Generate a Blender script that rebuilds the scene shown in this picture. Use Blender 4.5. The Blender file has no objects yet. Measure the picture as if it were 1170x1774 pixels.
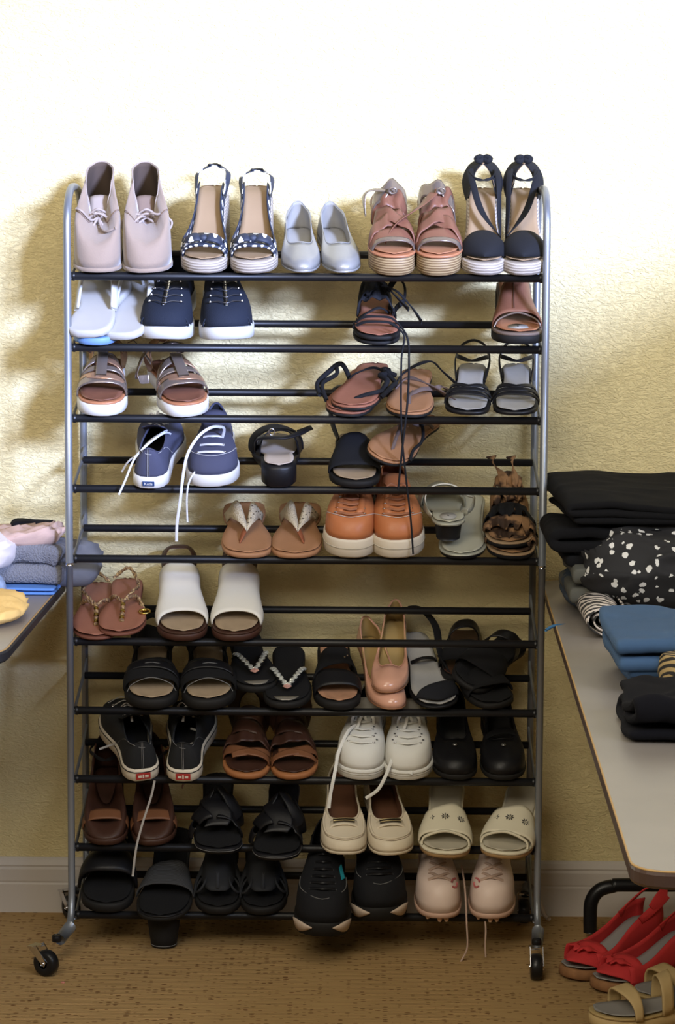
import bpy, math, random
from mathutils import Vector, Matrix
from math import sin, cos, pi, sqrt, atan2, radians
C = bpy.context.scene.collection
rnd = random.Random(4)

# ---------------------------------------------------------------- camera
CX, CH, CD, PIT, ROLL, YAW, FPX = .1093, 1.4621, 4.8476, .1136, -.0052, .0094, 4220.
_r0 = Vector((cos(YAW), sin(YAW), 0)); _f0 = Vector((-sin(YAW), cos(YAW), 0)); _z = Vector((0, 0, 1))
FW = _f0*cos(PIT) - _z*sin(PIT); _u0 = _f0*sin(PIT) + _z*cos(PIT)
RT = _r0*cos(ROLL) - _u0*sin(ROLL); UP = _r0*sin(ROLL) + _u0*cos(ROLL)
EYE = Vector((CX, -CD, CH))
cam = bpy.data.objects.new('camera', bpy.data.cameras.new('camera')); C.objects.link(cam)
cam.data.sensor_fit = 'VERTICAL'; cam.data.sensor_height = 24; cam.data.lens = FPX*24/1774
cam.data.clip_start = .1; cam.data.clip_end = 60
m = Matrix.Identity(4)
for i, v in enumerate((RT, UP, -FW)): m[0][i], m[1][i], m[2][i] = v
m.translation = EYE; cam.matrix_world = m
bpy.context.scene.camera = cam

def at(px, py, Y=None, z=None):
    d = FW + RT*(px-585)/FPX - UP*(py-887)/FPX
    t = (Y-EYE.y)/d.y if Y is not None else (z-EYE.z)/d.z
    return EYE + d*t

# ---------------------------------------------------------------- world, lights, exposure
w = bpy.data.worlds.new('world'); bpy.context.scene.world = w; w.use_nodes = True
w.node_tree.nodes['Background'].inputs[0].default_value = (1.0, .88, .70, 1)
w.node_tree.nodes['Background'].inputs[1].default_value = .17
vs = bpy.context.scene.view_settings
vs.view_transform = 'Standard'; vs.look = 'None'; vs.gamma = 1; vs.exposure = 0; vs.use_curve_mapping = False
def light(name, kind, loc, direction, energy, col, **kw):
    l = bpy.data.lights.new(name, kind); l.energy = energy; l.color = col
    for k, v in kw.items(): setattr(l, k, v)
    o = bpy.data.objects.new(name, l); C.objects.link(o); o.location = loc
    o.rotation_euler = Vector(direction).to_track_quat('-Z', 'Y').to_euler(); return o
light('daylight', 'SUN', (3, -4, 3), (-.6, 1, -.25), 7.6, (.70, .875, 1.52), angle=radians(9.0))
light('sky_at_window', 'AREA', (2.7, -3.2, 2.65), (-.56, 1, -.33), 110, (.80, .92, 1.18), shape='RECTANGLE', size=2.4, size_y=1.3)
light('overhead_fill', 'AREA', (.1, -1.9, 2.9), (0, .72, -.69), 20, (1.0, .90, .72), shape='RECTANGLE', size=1.5, size_y=.9)  # added overhead fill so the wall fades downward; not an actual fixture
light('camera_side_fill', 'AREA', (-.9, -3.6, 2.5), (.16, 1, -.14), 68, (1.0, .91, .74), shape='RECTANGLE', size=1.8, size_y=1.1)  # added warm fill from high on the camera side, no known window there

# ---------------------------------------------------------------- materials
MATS = {}
def mat(name, col, rough=.6, bump=0, scale=200, metal=0, spec=.3, var=0, dist=.001, coat=0, sheen=0, kind='noise', col2=None, vscale=None):
    if name in MATS: return MATS[name]
    M = bpy.data.materials.new(name); M.use_nodes = True; nt = M.node_tree; N = nt.nodes; L = nt.links
    b = N['Principled BSDF']; b.inputs['Base Color'].default_value = (*col, 1); b.inputs['Roughness'].default_value = rough
    b.inputs['Metallic'].default_value = metal; b.inputs['Specular IOR Level'].default_value = spec
    b.inputs['Coat Weight'].default_value = coat; b.inputs['Sheen Weight'].default_value = sheen
    tc = N.new('ShaderNodeTexCoord')
    if bump:
        if kind == 'weave':
            n = N.new('ShaderNodeTexWave'); n.wave_type = 'BANDS'; n.inputs['Scale'].default_value = scale; n.inputs['Distortion'].default_value = .6
            o = n.outputs['Fac']
        elif kind == 'voronoi':
            n = N.new('ShaderNodeTexVoronoi'); n.inputs['Scale'].default_value = scale; o = n.outputs['Distance']
        else:
            n = N.new('ShaderNodeTexNoise'); n.inputs['Scale'].default_value = scale; n.inputs['Detail'].default_value = 4; o = n.outputs['Fac']
        L.new(tc.outputs['Object'], n.inputs['Vector'])
        bp = N.new('ShaderNodeBump'); bp.inputs['Strength'].default_value = bump; bp.inputs['Distance'].default_value = dist
        L.new(o, bp.inputs['Height']); L.new(bp.outputs['Normal'], b.inputs['Normal'])
    if var or col2:
        n2 = N.new('ShaderNodeTexNoise'); n2.inputs['Scale'].default_value = vscale or 22; n2.inputs['Detail'].default_value = 3
        L.new(tc.outputs['Object'], n2.inputs['Vector'])
        mx = N.new('ShaderNodeMix'); mx.data_type = 'RGBA'; L.new(n2.outputs['Fac'], mx.inputs[0])
        c2 = col2 or [min(1, c*(1+var)) for c in col]; c1 = col if col2 else [c*(1-var) for c in col]
        mx.inputs[6].default_value = (*c1, 1); mx.inputs[7].default_value = (*c2, 1)
        if col2:
            r = N.new('ShaderNodeValToRGB'); r.color_ramp.elements[0].position = .46; r.color_ramp.elements[1].position = .54
            L.new(n2.outputs['Fac'], r.inputs[0]); L.new(r.outputs[0], mx.inputs[0])
        L.new(mx.outputs[2], b.inputs['Base Color'])
    MATS[name] = M; return M
def uvdots(name, base, dot, su, r=.3, rough=.6, blob=False):
    M = bpy.data.materials.new(name); M.use_nodes = True; nt = M.node_tree; N = nt.nodes; L = nt.links
    b = N['Principled BSDF']; b.inputs['Roughness'].default_value = rough
    tc = N.new('ShaderNodeTexCoord'); v = N.new('ShaderNodeTexVoronoi'); v.voronoi_dimensions = '2D' if not blob else '3D'
    v.inputs['Scale'].default_value = su; v.inputs['Randomness'].default_value = .25 if not blob else 1
    L.new(tc.outputs['UV' if not blob else 'Object'], v.inputs['Vector'])
    src = v.outputs['Distance']
    if blob:
        nz = N.new('ShaderNodeTexNoise'); nz.inputs['Scale'].default_value = su*2.2; L.new(tc.outputs['Object'], nz.inputs['Vector'])
        ad = N.new('ShaderNodeMath'); ad.operation = 'MULTIPLY_ADD'; L.new(nz.outputs['Fac'], ad.inputs[0]); ad.inputs[1].default_value = .55; L.new(src, ad.inputs[2]); src = ad.outputs[0]
    lt = N.new('ShaderNodeMath'); lt.operation = 'LESS_THAN'; lt.inputs[1].default_value = r; L.new(src, lt.inputs[0])
    mx = N.new('ShaderNodeMix'); mx.data_type = 'RGBA'; L.new(lt.outputs[0], mx.inputs[0])
    mx.inputs[6].default_value = (*base, 1); mx.inputs[7].default_value = (*dot, 1); L.new(mx.outputs[2], b.inputs['Base Color'])
    MATS[name] = M; return M
def stripes(name, c1, c2, scale, axis='Z', rough=.6, dist=0, bump=.3, mid=.5):
    M = bpy.data.materials.new(name); M.use_nodes = True; nt = M.node_tree; N = nt.nodes; L = nt.links
    b = N['Principled BSDF']; b.inputs['Roughness'].default_value = rough
    tc = N.new('ShaderNodeTexCoord'); v = N.new('ShaderNodeTexWave'); v.bands_direction = axis; v.inputs['Scale'].default_value = scale; v.inputs['Distortion'].default_value = dist
    L.new(tc.outputs['Object'], v.inputs['Vector']); r = N.new('ShaderNodeValToRGB')
    r.color_ramp.elements[0].position = mid-.12; r.color_ramp.elements[1].position = mid+.12
    r.color_ramp.elements[0].color = (*c1, 1); r.color_ramp.elements[1].color = (*c2, 1)
    L.new(v.outputs['Fac'], r.inputs[0]); L.new(r.outputs[0], b.inputs['Base Color'])
    bp = N.new('ShaderNodeBump'); bp.inputs['Strength'].default_value = bump; bp.inputs['Distance'].default_value = .001
    L.new(v.outputs['Fac'], bp.inputs['Height']); L.new(bp.outputs['Normal'], b.inputs['Normal'])
    MATS[name] = M; return M

def wall_mat():
    M = bpy.data.materials.new('plaster'); M.use_nodes = True; nt = M.node_tree; N = nt.nodes; L = nt.links
    b = N['Principled BSDF']; b.inputs['Base Color'].default_value = (.74, .63, .345, 1); b.inputs['Roughness'].default_value = .75; b.inputs['Specular IOR Level'].default_value = .25
    tc = N.new('ShaderNodeTexCoord'); mp = N.new('ShaderNodeMapping'); mp.inputs['Scale'].default_value = (1, 1, 1.9); mp.inputs['Rotation'].default_value = (0, .25, 0)
    L.new(tc.outputs['Object'], mp.inputs[0])
    n1 = N.new('ShaderNodeTexNoise'); n1.inputs['Scale'].default_value = 62; n1.inputs['Detail'].default_value = 5; n1.inputs['Roughness'].default_value = .55; n1.inputs['Distortion'].default_value = 1.6
    L.new(mp.outputs[0], n1.inputs['Vector'])
    r = N.new('ShaderNodeValToRGB'); r.color_ramp.elements[0].position = .40; r.color_ramp.elements[1].position = .62
    L.new(n1.outputs['Fac'], r.inputs[0])
    n2 = N.new('ShaderNodeTexNoise'); n2.inputs['Scale'].default_value = 260; L.new(tc.outputs['Object'], n2.inputs['Vector'])
    ad = N.new('ShaderNodeMath'); ad.operation = 'MULTIPLY_ADD'; L.new(n2.outputs['Fac'], ad.inputs[0]); ad.inputs[1].default_value = .25; L.new(r.outputs[0], ad.inputs[2])
    bp = N.new('ShaderNodeBump'); bp.inputs['Strength'].default_value = .75; bp.inputs['Distance'].default_value = .0026
    L.new(ad.outputs[0], bp.inputs['Height']); L.new(bp.outputs['Normal'], b.inputs['Normal']); return M
def carpet_mat():
    M = bpy.data.materials.new('carpet'); M.use_nodes = True; nt = M.node_tree; N = nt.nodes; L = nt.links
    b = N['Principled BSDF']; b.inputs['Roughness'].default_value = .95; b.inputs['Specular IOR Level'].default_value = .1
    tc = N.new('ShaderNodeTexCoord'); mp = N.new('ShaderNodeMapping'); mp.inputs['Scale'].default_value = (72, 185, 1)
    L.new(tc.outputs['Object'], mp.inputs[0])
    br = N.new('ShaderNodeTexVoronoi'); br.inputs['Scale'].default_value = 1; br.inputs['Randomness'].default_value = .75; L.new(mp.outputs[0], br.inputs['Vector'])
    sep = N.new('ShaderNodeSeparateColor'); L.new(br.outputs['Color'], sep.inputs[0])
    gt = N.new('ShaderNodeMath'); gt.operation = 'GREATER_THAN'; gt.inputs[1].default_value = .72; L.new(sep.outputs[0], gt.inputs[0])
    lt = N.new('ShaderNodeMath'); lt.operation = 'LESS_THAN'; lt.inputs[1].default_value = .40; L.new(br.outputs['Distance'], lt.inputs[0])
    mu = N.new('ShaderNodeMath'); mu.operation = 'MULTIPLY'; L.new(gt.outputs[0], mu.inputs[0]); L.new(lt.outputs[0], mu.inputs[1])
    nz = N.new('ShaderNodeTexNoise'); nz.inputs['Scale'].default_value = 3; nz.inputs['Detail'].default_value = 6; L.new(tc.outputs['Object'], nz.inputs['Vector'])
    m1 = N.new('ShaderNodeMix'); m1.data_type = 'RGBA'; L.new(nz.outputs['Fac'], m1.inputs[0])
    m1.inputs[6].default_value = (.33, .205, .085, 1); m1.inputs[7].default_value = (.46, .30, .135, 1)
    m2 = N.new('ShaderNodeMix'); m2.data_type = 'RGBA'; L.new(mu.outputs[0], m2.inputs[0]); L.new(m1.outputs[2], m2.inputs[6]); m2.inputs[7].default_value = (.15, .075, .03, 1)
    L.new(m2.outputs[2], b.inputs['Base Color'])
    wv = N.new('ShaderNodeTexWave'); wv.bands_direction = 'Y'; wv.inputs['Scale'].default_value = 48; wv.inputs['Distortion'].default_value = .8; L.new(tc.outputs['Object'], wv.inputs['Vector'])
    sb = N.new('ShaderNodeMath'); sb.operation = 'SUBTRACT'; L.new(wv.outputs['Fac'], sb.inputs[0]); L.new(mu.outputs[0], sb.inputs[1])
    bp = N.new('ShaderNodeBump'); bp.inputs['Strength'].default_value = .6; bp.inputs['Distance'].default_value = .004
    L.new(sb.outputs[0], bp.inputs['Height']); L.new(bp.outputs['Normal'], b.inputs['Normal']); return M

# ---------------------------------------------------------------- mesh helpers
class MB:
    def __init__(s): s.v = []; s.f = []; s.uv = {}
    def grid(s, P, closed_u=False, closed_v=False, uv=None):
        o = len(s.v); nu = len(P); nv = len(P[0])
        for r in P: s.v += [tuple(p) for p in r]
        for i in range(nu if closed_u else nu-1):
            for j in range(nv if closed_v else nv-1):
                i2, j2 = (i+1) % nu, (j+1) % nv
                s.f.append((o+i*nv+j, o+i2*nv+j, o+i2*nv+j2, o+i*nv+j2))
                if uv: s.uv[len(s.f)-1] = (uv(i, j), uv(i+1, j), uv(i+1, j+1), uv(i, j+1))
        return o
    def poly(s, idx): s.f.append(tuple(idx))
    def capstrip(s, o, n, flip=False):   # closed loop of n verts starting at o : cap by quads between mirrored halves
        h = n//2
        for i in range(h):
            a, b, c, d = o+i, o+i+1, o+(n-i-1) % n, o+(n-i) % n
            q = [a, b, c, d]; q = [x for k, x in enumerate(q) if x not in q[:k]]
            if len(q) >= 3: s.f.append(tuple(reversed(q)) if flip else tuple(q))
    def tube(s, pts, r, n=8, closed=False, caps=True):
        pts = [Vector(p) for p in pts]; m_ = len(pts); rings = []
        nrm = None
        for i, p in enumerate(pts):
            a = pts[(i-1) % m_] if closed or i > 0 else p; b = pts[(i+1) % m_] if closed or i < m_-1 else p
            t = (b-a).normalized() if (b-a).length > 1e-9 else Vector((0, 0, 1))
            if nrm is None: nrm = t.orthogonal().normalized()
            nrm = (nrm - t*nrm.dot(t));  nrm = nrm.normalized() if nrm.length > 1e-6 else t.orthogonal().normalized()
            bn = t.cross(nrm); rr = r[i] if isinstance(r, (list, tuple)) else r
            rings.append([p + nrm*cos(2*pi*k/n)*rr + bn*sin(2*pi*k/n)*rr for k in range(n)])
        o = s.grid(rings, closed, True)
        if caps and not closed:
            s.poly([o+k for k in range(n)][::-1]); s.poly([o+(m_-1)*n+k for k in range(n)])
        return s
    def ribbon(s, pts, normals, width, thick):
        pts = [Vector(p) for p in pts]; n_ = len(pts); rings = []
        for i, p in enumerate(pts):
            a = pts[max(i-1, 0)]; b = pts[min(i+1, n_-1)]; t = (b-a).normalized()
            nn = Vector(normals[i]); nn = nn - t*nn.dot(t); nn = nn.normalized() if nn.length > 1e-6 else t.orthogonal().normalized()
            sd = t.cross(nn); wv = (width[i] if isinstance(width, (list, tuple)) else width)/2; h = thick/2
            rings.append([p+sd*wv*a_+nn*h*b_ for a_, b_ in ((-1, -.5), (-.9, -1), (.9, -1), (1, -.5), (1, .5), (.9, 1), (-.9, 1), (-1, .5))])
        dl = (pts[-1]-pts[0]).length/max(n_-1, 1)+.001; o = s.grid(rings, False, True, uv=lambda i, j: (i*dl, (j if j < 5 else 8-j)*.004))
        s.poly([o+k for k in range(8)][::-1]); s.poly([o+(n_-1)*8+k for k in range(8)]); return s
    def box(s, c, d, rot=0, bev=0):
        c = Vector(c); x, y, z = [k/2 for k in d]; o = len(s.v)
        for sx, sy, sz in ((-1,-1,-1),(1,-1,-1),(1,1,-1),(-1,1,-1),(-1,-1,1),(1,-1,1),(1,1,1),(-1,1,1)):
            p = Vector((sx*x, sy*y, sz*z))
            if rot: p.rotate(Matrix.Rotation(rot, 3, 'Z'))
            s.v.append(tuple(c+p))
        for f in ((0,3,2,1),(4,5,6,7),(0,1,5,4),(1,2,6,5),(2,3,7,6),(3,0,4,7)): s.f.append(tuple(o+k for k in f))
        return s
    def lathe(s, prof, c, axis='Z', n=24):
        c = Vector(c); R = []
        for r, h in prof:
            ring = []
            for k in range(n):
                a = 2*pi*k/n; p = Vector((r*cos(a), r*sin(a), h))
                if axis == 'X': p = Vector((p.z, p.x, p.y))
                if axis == 'Y': p = Vector((p.x, p.z, p.y))
                ring.append(c+p)
            R.append(ring)
        o = s.grid(R, False, True); m_ = len(prof)
        s.poly([o+k for k in range(n)][::-1]); s.poly([o+(m_-1)*n+k for k in range(n)]); return s
    def build(s, name, material, parent=None, smooth=True, solid=0, bevel=0, subd=0, disp=None, offset=-1):
        me = bpy.data.meshes.new(name); me.from_pydata(s.v, [], s.f); me.update()
        if s.uv:
            ul = me.uv_layers.new(name='UVMap')
            for fi, q in s.uv.items():
                for li, c in zip(me.polygons[fi].loop_indices, q): ul.data[li].uv = c
        if smooth: me.polygons.foreach_set('use_smooth', [True]*len(me.polygons))
        me.materials.append(material); o = bpy.data.objects.new(name, me); C.objects.link(o); o.parent = parent
        if solid: mo = o.modifiers.new('solid', 'SOLIDIFY'); mo.thickness = solid; mo.offset = offset
        if bevel: mo = o.modifiers.new('bevel', 'BEVEL'); mo.width = bevel; mo.segments = 2; mo.limit_method = 'ANGLE'
        if subd: mo = o.modifiers.new('sub', 'SUBSURF'); mo.levels = subd; mo.render_levels = subd
        return o
def crom(P, n=6, closed=False):
    P = [Vector(p) for p in P]; out = []; m_ = len(P)
    for i in range(m_ if closed else m_-1):
        g = lambda k: P[k % m_] if closed else P[min(max(k, 0), m_-1)]
        a, b, c, d = g(i-1), g(i), g(i+1), g(i+2)
        for j in range(n):
            t = j/n; out.append(.5*((2*b)+(c-a)*t+(2*a-5*b+4*c-d)*t*t+(3*b-a-3*c+d)*t**3))
    if not closed: out.append(P[-1])
    return out
def lerp_list(L, t):
    if t <= L[0][0]: return L[0][1]
    for (a, va), (b, vb) in zip(L, L[1:]):
        if t <= b:
            k = (t-a)/(b-a); k = k*k*(3-2*k); return va+(vb-va)*k
    return L[-1][1]
def empty(name, label=None, cat=None, group=None, loc=(0, 0, 0), rotz=0):
    o = bpy.data.objects.new(name, None); C.objects.link(o); o.location = loc; o.rotation_euler = (0, 0, rotz); o.empty_display_size = .05
    return tag(o, label, cat, group)
def tag(o, label=None, cat=None, group=None, kind=None):
    for k, v in (('label', label), ('category', cat), ('group', group), ('kind', kind)):
        if v: o[k] = v
    return o

# ---------------------------------------------------------------- the room
WY = .30
b = MB().box((-.7, WY+.05, 1.5), (4.6, .1, 3.0)); tag(b.build('wall_back', wall_mat(), smooth=False), 'pale yellow textured plaster wall behind the shoe rack', kind='structure')
b = MB().box((-.7, -3.0, -.025), (4.6, 6.6, .05)); tag(b.build('floor', carpet_mat(), smooth=False), 'golden brown berber carpet with dark flecks', kind='structure')
white_paint = mat('white_paint', (.50, .46, .42), .45, .1, 40)
prof = [(0, 0), (.014, 0), (.014, .062), (.0125, .066), (.0135, .07), (.0135, .095), (.010, .1), (.0115, .104), (.008, .114), (.004, .12), (0, .12)]
b = MB(); b.grid([[(x, WY-d, z) for d, z in prof] for x in (-3.0, 1.6)]); tag(b.build('baseboard_back', white_paint, smooth=False), 'white stepped baseboard along the back wall', kind='structure')
# right wall with a high window, outside the frame, that lets the daylight in
WX = 1.6; y0, y1, z0, z1 = -6.1, -.45, 1.73, 3.12
right_paint = mat('right_wall_paint', (.66, .56, .34), .8, .3, 60)
b = MB()
b.box((WX+.05, -3.0, z0/2), (.1, 6.6, z0)); b.box((WX+.05, -3.0, (z1+3.3)/2), (.1, 6.6, 3.3-z1))
b.box((WX+.05, (y1+.3)/2, (z0+z1)/2), (.1, .3-y1, z1-z0)); b.box((WX+.05, (-6.3+y0)/2, (z0+z1)/2), (.1, y0+6.3, z1-z0))
tag(b.build('wall_right', right_paint, smooth=False), 'pale yellow side wall with a high window', kind='structure')

# ---------------------------------------------------------------- the shoe rack
HW = .475; RZ = lambda k: .0733+(10-k)*.1418+(.0272 if k <= 5 else 0); DR, DZ, DU = .1583, .043, .262
TAU = atan2(DZ, DR)
grey = mat('grey_tube', (.215, .232, .26), .36, .05, 90, metal=.55, spec=.6)
blackr = mat('black_rail', (.006, .006, .007), .42, .05, 300, spec=.3)
blackp = mat('black_plastic', (.008, .008, .009), .35)
chrome = mat('chrome', (.7, .7, .72), .16, metal=1)
rack = empty('shoe_rack', 'tall grey metal rolling shoe rack with ten tiers of black rails', 'rack')
def spin(b, cx, cy, ang):
    b.v = [(cx+(x-cx)*cos(ang)-(y-cy)*sin(ang), cy+(x-cx)*sin(ang)+(y-cy)*cos(ang), z) for x, y, z in b.v]
for s in (-1, 1):
    x = s*HW; zt = 1.625
    top = [(x, 0, .80)]+[(x, 0, 1.2), (x, 0, 1.44)]
    arc = [(x, DU/2-DU/2*cos(a)*(abs(cos(a))**-.25 if abs(cos(a)) > 1e-3 else 1), 1.455+.100*sin(a)**.8) for a in [pi*k/14 for k in range(1, 14)]]
    o = MB().tube(top+arc+[(x, DU, 1.44), (x, DU, .80)], .0078, 12).build('side_frame', grey, rack)
    xs = lambda z: x + s*0.0
    o = MB().tube([(x, 0, .80), (x, 0, .3), (x, 0, .12), (x, -.012, .085), (x, -.035, .06)], .0072, 12).build('front_leg', grey, rack)
    o = MB().tube([(x, DU, .80), (x, DU, .3), (x, DU, .06)], .0072, 12).build('back_leg', grey, rack)
    for yy in (0, DU): MB().lathe([(.0078, -.003), (.0085, 0), (.0078, .003)], (x, yy, .80), n=16).build('joint_ring', chrome, rack)
    # casters
    for yy, fr in ((0, 1), (DU, 0)):
        cy = -.165 if fr else DU-.025; cx = x+((-.032 if s < 0 else -.012) if fr else (-.03 if s < 0 else -.01)); ang = 1.05 if (fr and s < 0) else (0.6 if s < 0 else 0)
        br = MB(); base = Vector((x-.0*s, -.035, .062)) if fr else Vector((x, DU, .075))
        br.tube([base, (x+(cx-x)*.45, (base.y+cy)/2 + (.012 if fr else 0), .050 if fr else .060)], [.0125, .0115], 14)
        cst = br.build('caster_bracket', grey, rack)
        f = MB()
        for q in (-1, 1):
            f.v += []; pz = .026
            P = [[(cx+q*.0125, cy-.004, pz-.006), (cx+q*.0125, cy+.034, pz+.028)], [(cx+q*.0125, cy-.008, pz+.004), (cx+q*.0125, cy+.016, pz+.036)]]
            f.grid(P)
        f.box((cx, cy+.026, pz+.031), (.027, .020, .004))
        spin(f, cx, cy, ang); f.build('caster_fork', chrome, rack, solid=.002, smooth=False)
        wh = MB().lathe([(.010, -.011), (.022, -.0115), (.0255, -.008), (.0262, 0), (.0255, .008), (.022, .0115), (.010, .011)], (cx, cy, .0262), 'X', 28); spin(wh, cx, cy, ang); wh = wh.build('caster_wheel', blackp, rack)
        ax = MB().lathe([(.004, -.0145), (.005, -.013), (.005, .013), (.004, .0145)], (cx, cy, .0262), 'X', 12); spin(ax, cx, cy, ang); ax.build('axle', chrome, wh)
        MB().lathe([(.008, -.006), (.0095, -.004), (.0095, .006), (.008, .008)], (x+(cx-x)*.6, (base.y+cy)/2 if fr else DU, .056), 'Z', 14).build('caster_stem', blackp, rack)
for k in range(1, 11):
    z = RZ(k)
    MB().tube([(-HW+.004, .015, z), (HW-.004, .015, z)], .0082, 14).build('front_rail', blackr, rack)
    MB().tube([(-HW+.010, .015+DR, z+DZ), (HW-.010, .015+DR, z+DZ)], .0078, 14).build('back_rail', blackr, rack)
    for s in (-1, 1):
        MB().tube([(s*(HW-.006), .004, z-.004), (s*(HW-.006), .015+DR, z+DZ-.002), (s*(HW-.004), DU-.006, z+DZ+.02)], .0032, 8).build('side_rod', grey, rack)
        MB().lathe([(.008, -.003), (.0095, -.001), (.0095, .003), (.008, .004)], (s*(HW-.010), .015, z), 'X', 12).build('rail_cap', blackp, rack)

# ---------------------------------------------------------------- shoes
OUT = [(0, 0), (.20, .012), (.315, .07), (.345, .15), (.335, .28), (.345, .42), (.43, .58), (.49, .70), (.475, .82), (.36, .93), (.15, .99),
       (-.06, 1.0), (-.26, .985), (-.42, .91), (-.475, .80), (-.475, .70), (-.40, .56), (-.31, .42), (-.30, .28), (-.325, .15), (-.30, .07), (-.19, .012)]
NO = 40
class Shoe:
    def __init__(s, name, label, cat, group, L=.25, W=.095, side=1, heel=0, plat=.008, toe=0, spring=.005, heelw=1, arch=.60, square=0):
        L *= 1.05; s.L, s.W, s.side, s.heel, s.plat, s.spring, s.arch = L, W, side, heel, plat, spring, arch
        s.root = empty(name, label, cat, group)
        P = []
        for x, u in OUT:
            if u > .6: x *= 1-toe*((u-.6)/.4)**1.3
            if square and u > .8: x *= 1+square*(u-.8)/.2*(1 if abs(x) > .1 else .3)
            if u < .4: x *= heelw
            P.append((x*W*side, u*L, 0))
        lp = crom(P, 8, True); s.fine = lp
        n = len(lp); hi = max(range(n), key=lambda i: lp[i].y)
        a, b_ = lp[:hi+1], lp[hi:]+[lp[0]]
        s.loop = s.res(a, NO//2) + s.res(b_, NO//2)
        if side < 0: s.loop = [s.loop[0]]+s.loop[1:][::-1]   # keep orientation: first half at +x
        s.xs = []
        for k in range(41):
            y = L*k/40; xr = []
            for i in range(n):
                p, q = lp[i], lp[(i+1) % n]
                if (p.y-y)*(q.y-y) <= 0 and abs(p.y-q.y) > 1e-9: xr.append(p.x+(q.x-p.x)*(y-p.y)/(q.y-p.y))
            s.xs.append((min(xr), max(xr)) if xr else (lp[hi if k > 20 else 0].x,)*2)
    def res(s, P, n):
        d = [0]
        for a, b_ in zip(P, P[1:]): d.append(d[-1]+(b_-a).length)
        out = []; j = 0
        for i in range(n):
            t = d[-1]*i/n
            while d[j+1] < t: j += 1
            k = (t-d[j])/max(d[j+1]-d[j], 1e-9); out.append(P[j].lerp(P[j+1], k))
        return out
    def lr(s, u):
        u = min(max(u, 0), 1)*40; i = min(int(u), 39); k = u-i
        a, b_ = s.xs[i], s.xs[i+1]; return a[0]+(b_[0]-a[0])*k, a[1]+(b_[1]-a[1])*k
    def zb(s, u):
        t = min(max((s.arch-u)/(s.arch-.12), 0), 1); return s.plat + s.heel*t*t*(3-2*t) + s.spring*max(0, (u-.72)/.28)**2
    def sole(s, m_, t=.008, bottom='flat', out=0, name='sole', round_=.0025, inset=0, parent=None, dz=0, toe_t=None):
        rings = []
        def ring(off, top):
            R = []
            for i, p in enumerate(s.loop):
                u = p.y/s.L; cx = sum(s.lr(u))/2
                c = Vector((cx, min(max(p.y, .18*s.L), .82*s.L), 0)); d = (p-c); d.z = 0; d = d.normalized() if d.length > 1e-6 else Vector((0, 0, 0))
                zt = s.zb(u)+dz; zbm = (s.spring*max(0, (u-.72)/.28)**2) if bottom == 'flat' else zt-t
                z = zbm + (zt-zbm)*top; q = p+d*(out+off); R.append((q.x, q.y, z))
            return R
        for off, tp in ((-round_*1.5, 0), (-.0, .12), (0, .5), (0, .88), (-round_, 1), (-round_*3, 1.0)): rings.append(ring(off-inset, tp))
        b = MB(); b.grid(rings, False, True); b.capstrip(0, NO); b.capstrip(5*NO, NO, True)
        return b.build(name, m_, parent or s.root)
    def insole(s, m_, lift=.0012, k=.93, name='insole', u0=0, u1=1):
        nu = 30; P = []
        for i in range(nu+1):
            u = u0+.004+(u1-u0-.008)*i/nu; a, b_ = s.lr(.5+(u-.5)*1.0); c = (a+b_)/2; h = (b_-a)/2*k
            P.append([(c+h*q, (.5+(u-.5)*.975)*s.L, s.zb(u)+lift+.0022*abs(q)**3*1.0) for q in (-1, -.7, -.35, 0, .35, .7, 1)])
        b = MB(); b.grid(P); return b.build(name, m_, s.root, solid=.0015)
    def upper(s, m_, u0=.03, u1=.5, k=.8, hs=((0, .06), (.5, .045), (1, .035)), puff=1, name='upper', solid=.0028, ns=9, sq=.75, rnd_=1.0, uvs=1, flare=0, sl=None, tb=.55, lining=None):
        loop = s.loop; N_ = len(loop); um, ur = (u0+u1)/2, (u1-u0)/2
        def col(f):
            sg = sin(f); u = um-ur*cos(f); a, b_ = s.lr(max(.08, u)); c, hw = (a+b_)/2, (b_-a)/2
            x = c+hw*k*(abs(sg)**sq)*(1 if sg >= 0 else -1); h = lerp_list(hs, 1-abs(1-f/pi))
            return Vector((x, u*s.L, s.zb(u)+h))
        def surf(f, t):
            i = (f/(2*pi)*N_) % N_; i0 = int(i) % N_; kk = i-int(i); o = loop[i0].lerp(loop[(i0+1) % N_], kk)
            o = Vector((o.x, o.y, s.zb(o.y/s.L))); c = col(f); fr = 1-abs(1-f/pi)
            a = 1-cos(t*pi/2)**rnd_; bb = sin(t*pi/2)*puff+t*(1-puff)
            wf = min(max((fr-.30)/.45, 0), 1); wf = wf*wf*(3-2*wf)*(1 if tb else 0)
            if wf: a = a*(1-wf)+wf*(t**1.55); bb = bb*(1-wf)+wf*(tb*sin(min(1, t/.36)*pi/2)+(1-tb)*t)
            bl = max(0, (1-fr*2.2)); a = a*(1-bl)+bl*t*(.35+.65*t); bb = bb*(1-bl)+bl*t     # steeper heel counter
            p = Vector((o.x+(c.x-o.x)*a, o.y+(c.y-o.y)*a, o.z+(c.z-o.z)*bb))
            if sl: p += sl(fr, t, f)
            return p
        s.surf = surf; s.col = col
        P = [[surf(2*pi*i/N_, j/(ns-1)) for j in range(ns)] for i in range(N_)]
        b = MB(); b.grid(P, True, False, uv=lambda i, j: (i/N_*.6*uvs, j/(ns-1)*.07*uvs))
        s.N = N_; ob = b.build(name, m_, s.root, solid=solid)
        if lining: ob.data.materials.append(lining); ob.modifiers[0].material_offset = 1
        return ob
    def collar(s, m_, r=.0018, name='collar_binding'):
        return MB().tube([s.col(2*pi*i/48) for i in range(48)], r, 6, True).build(name, m_, s.root)
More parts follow.
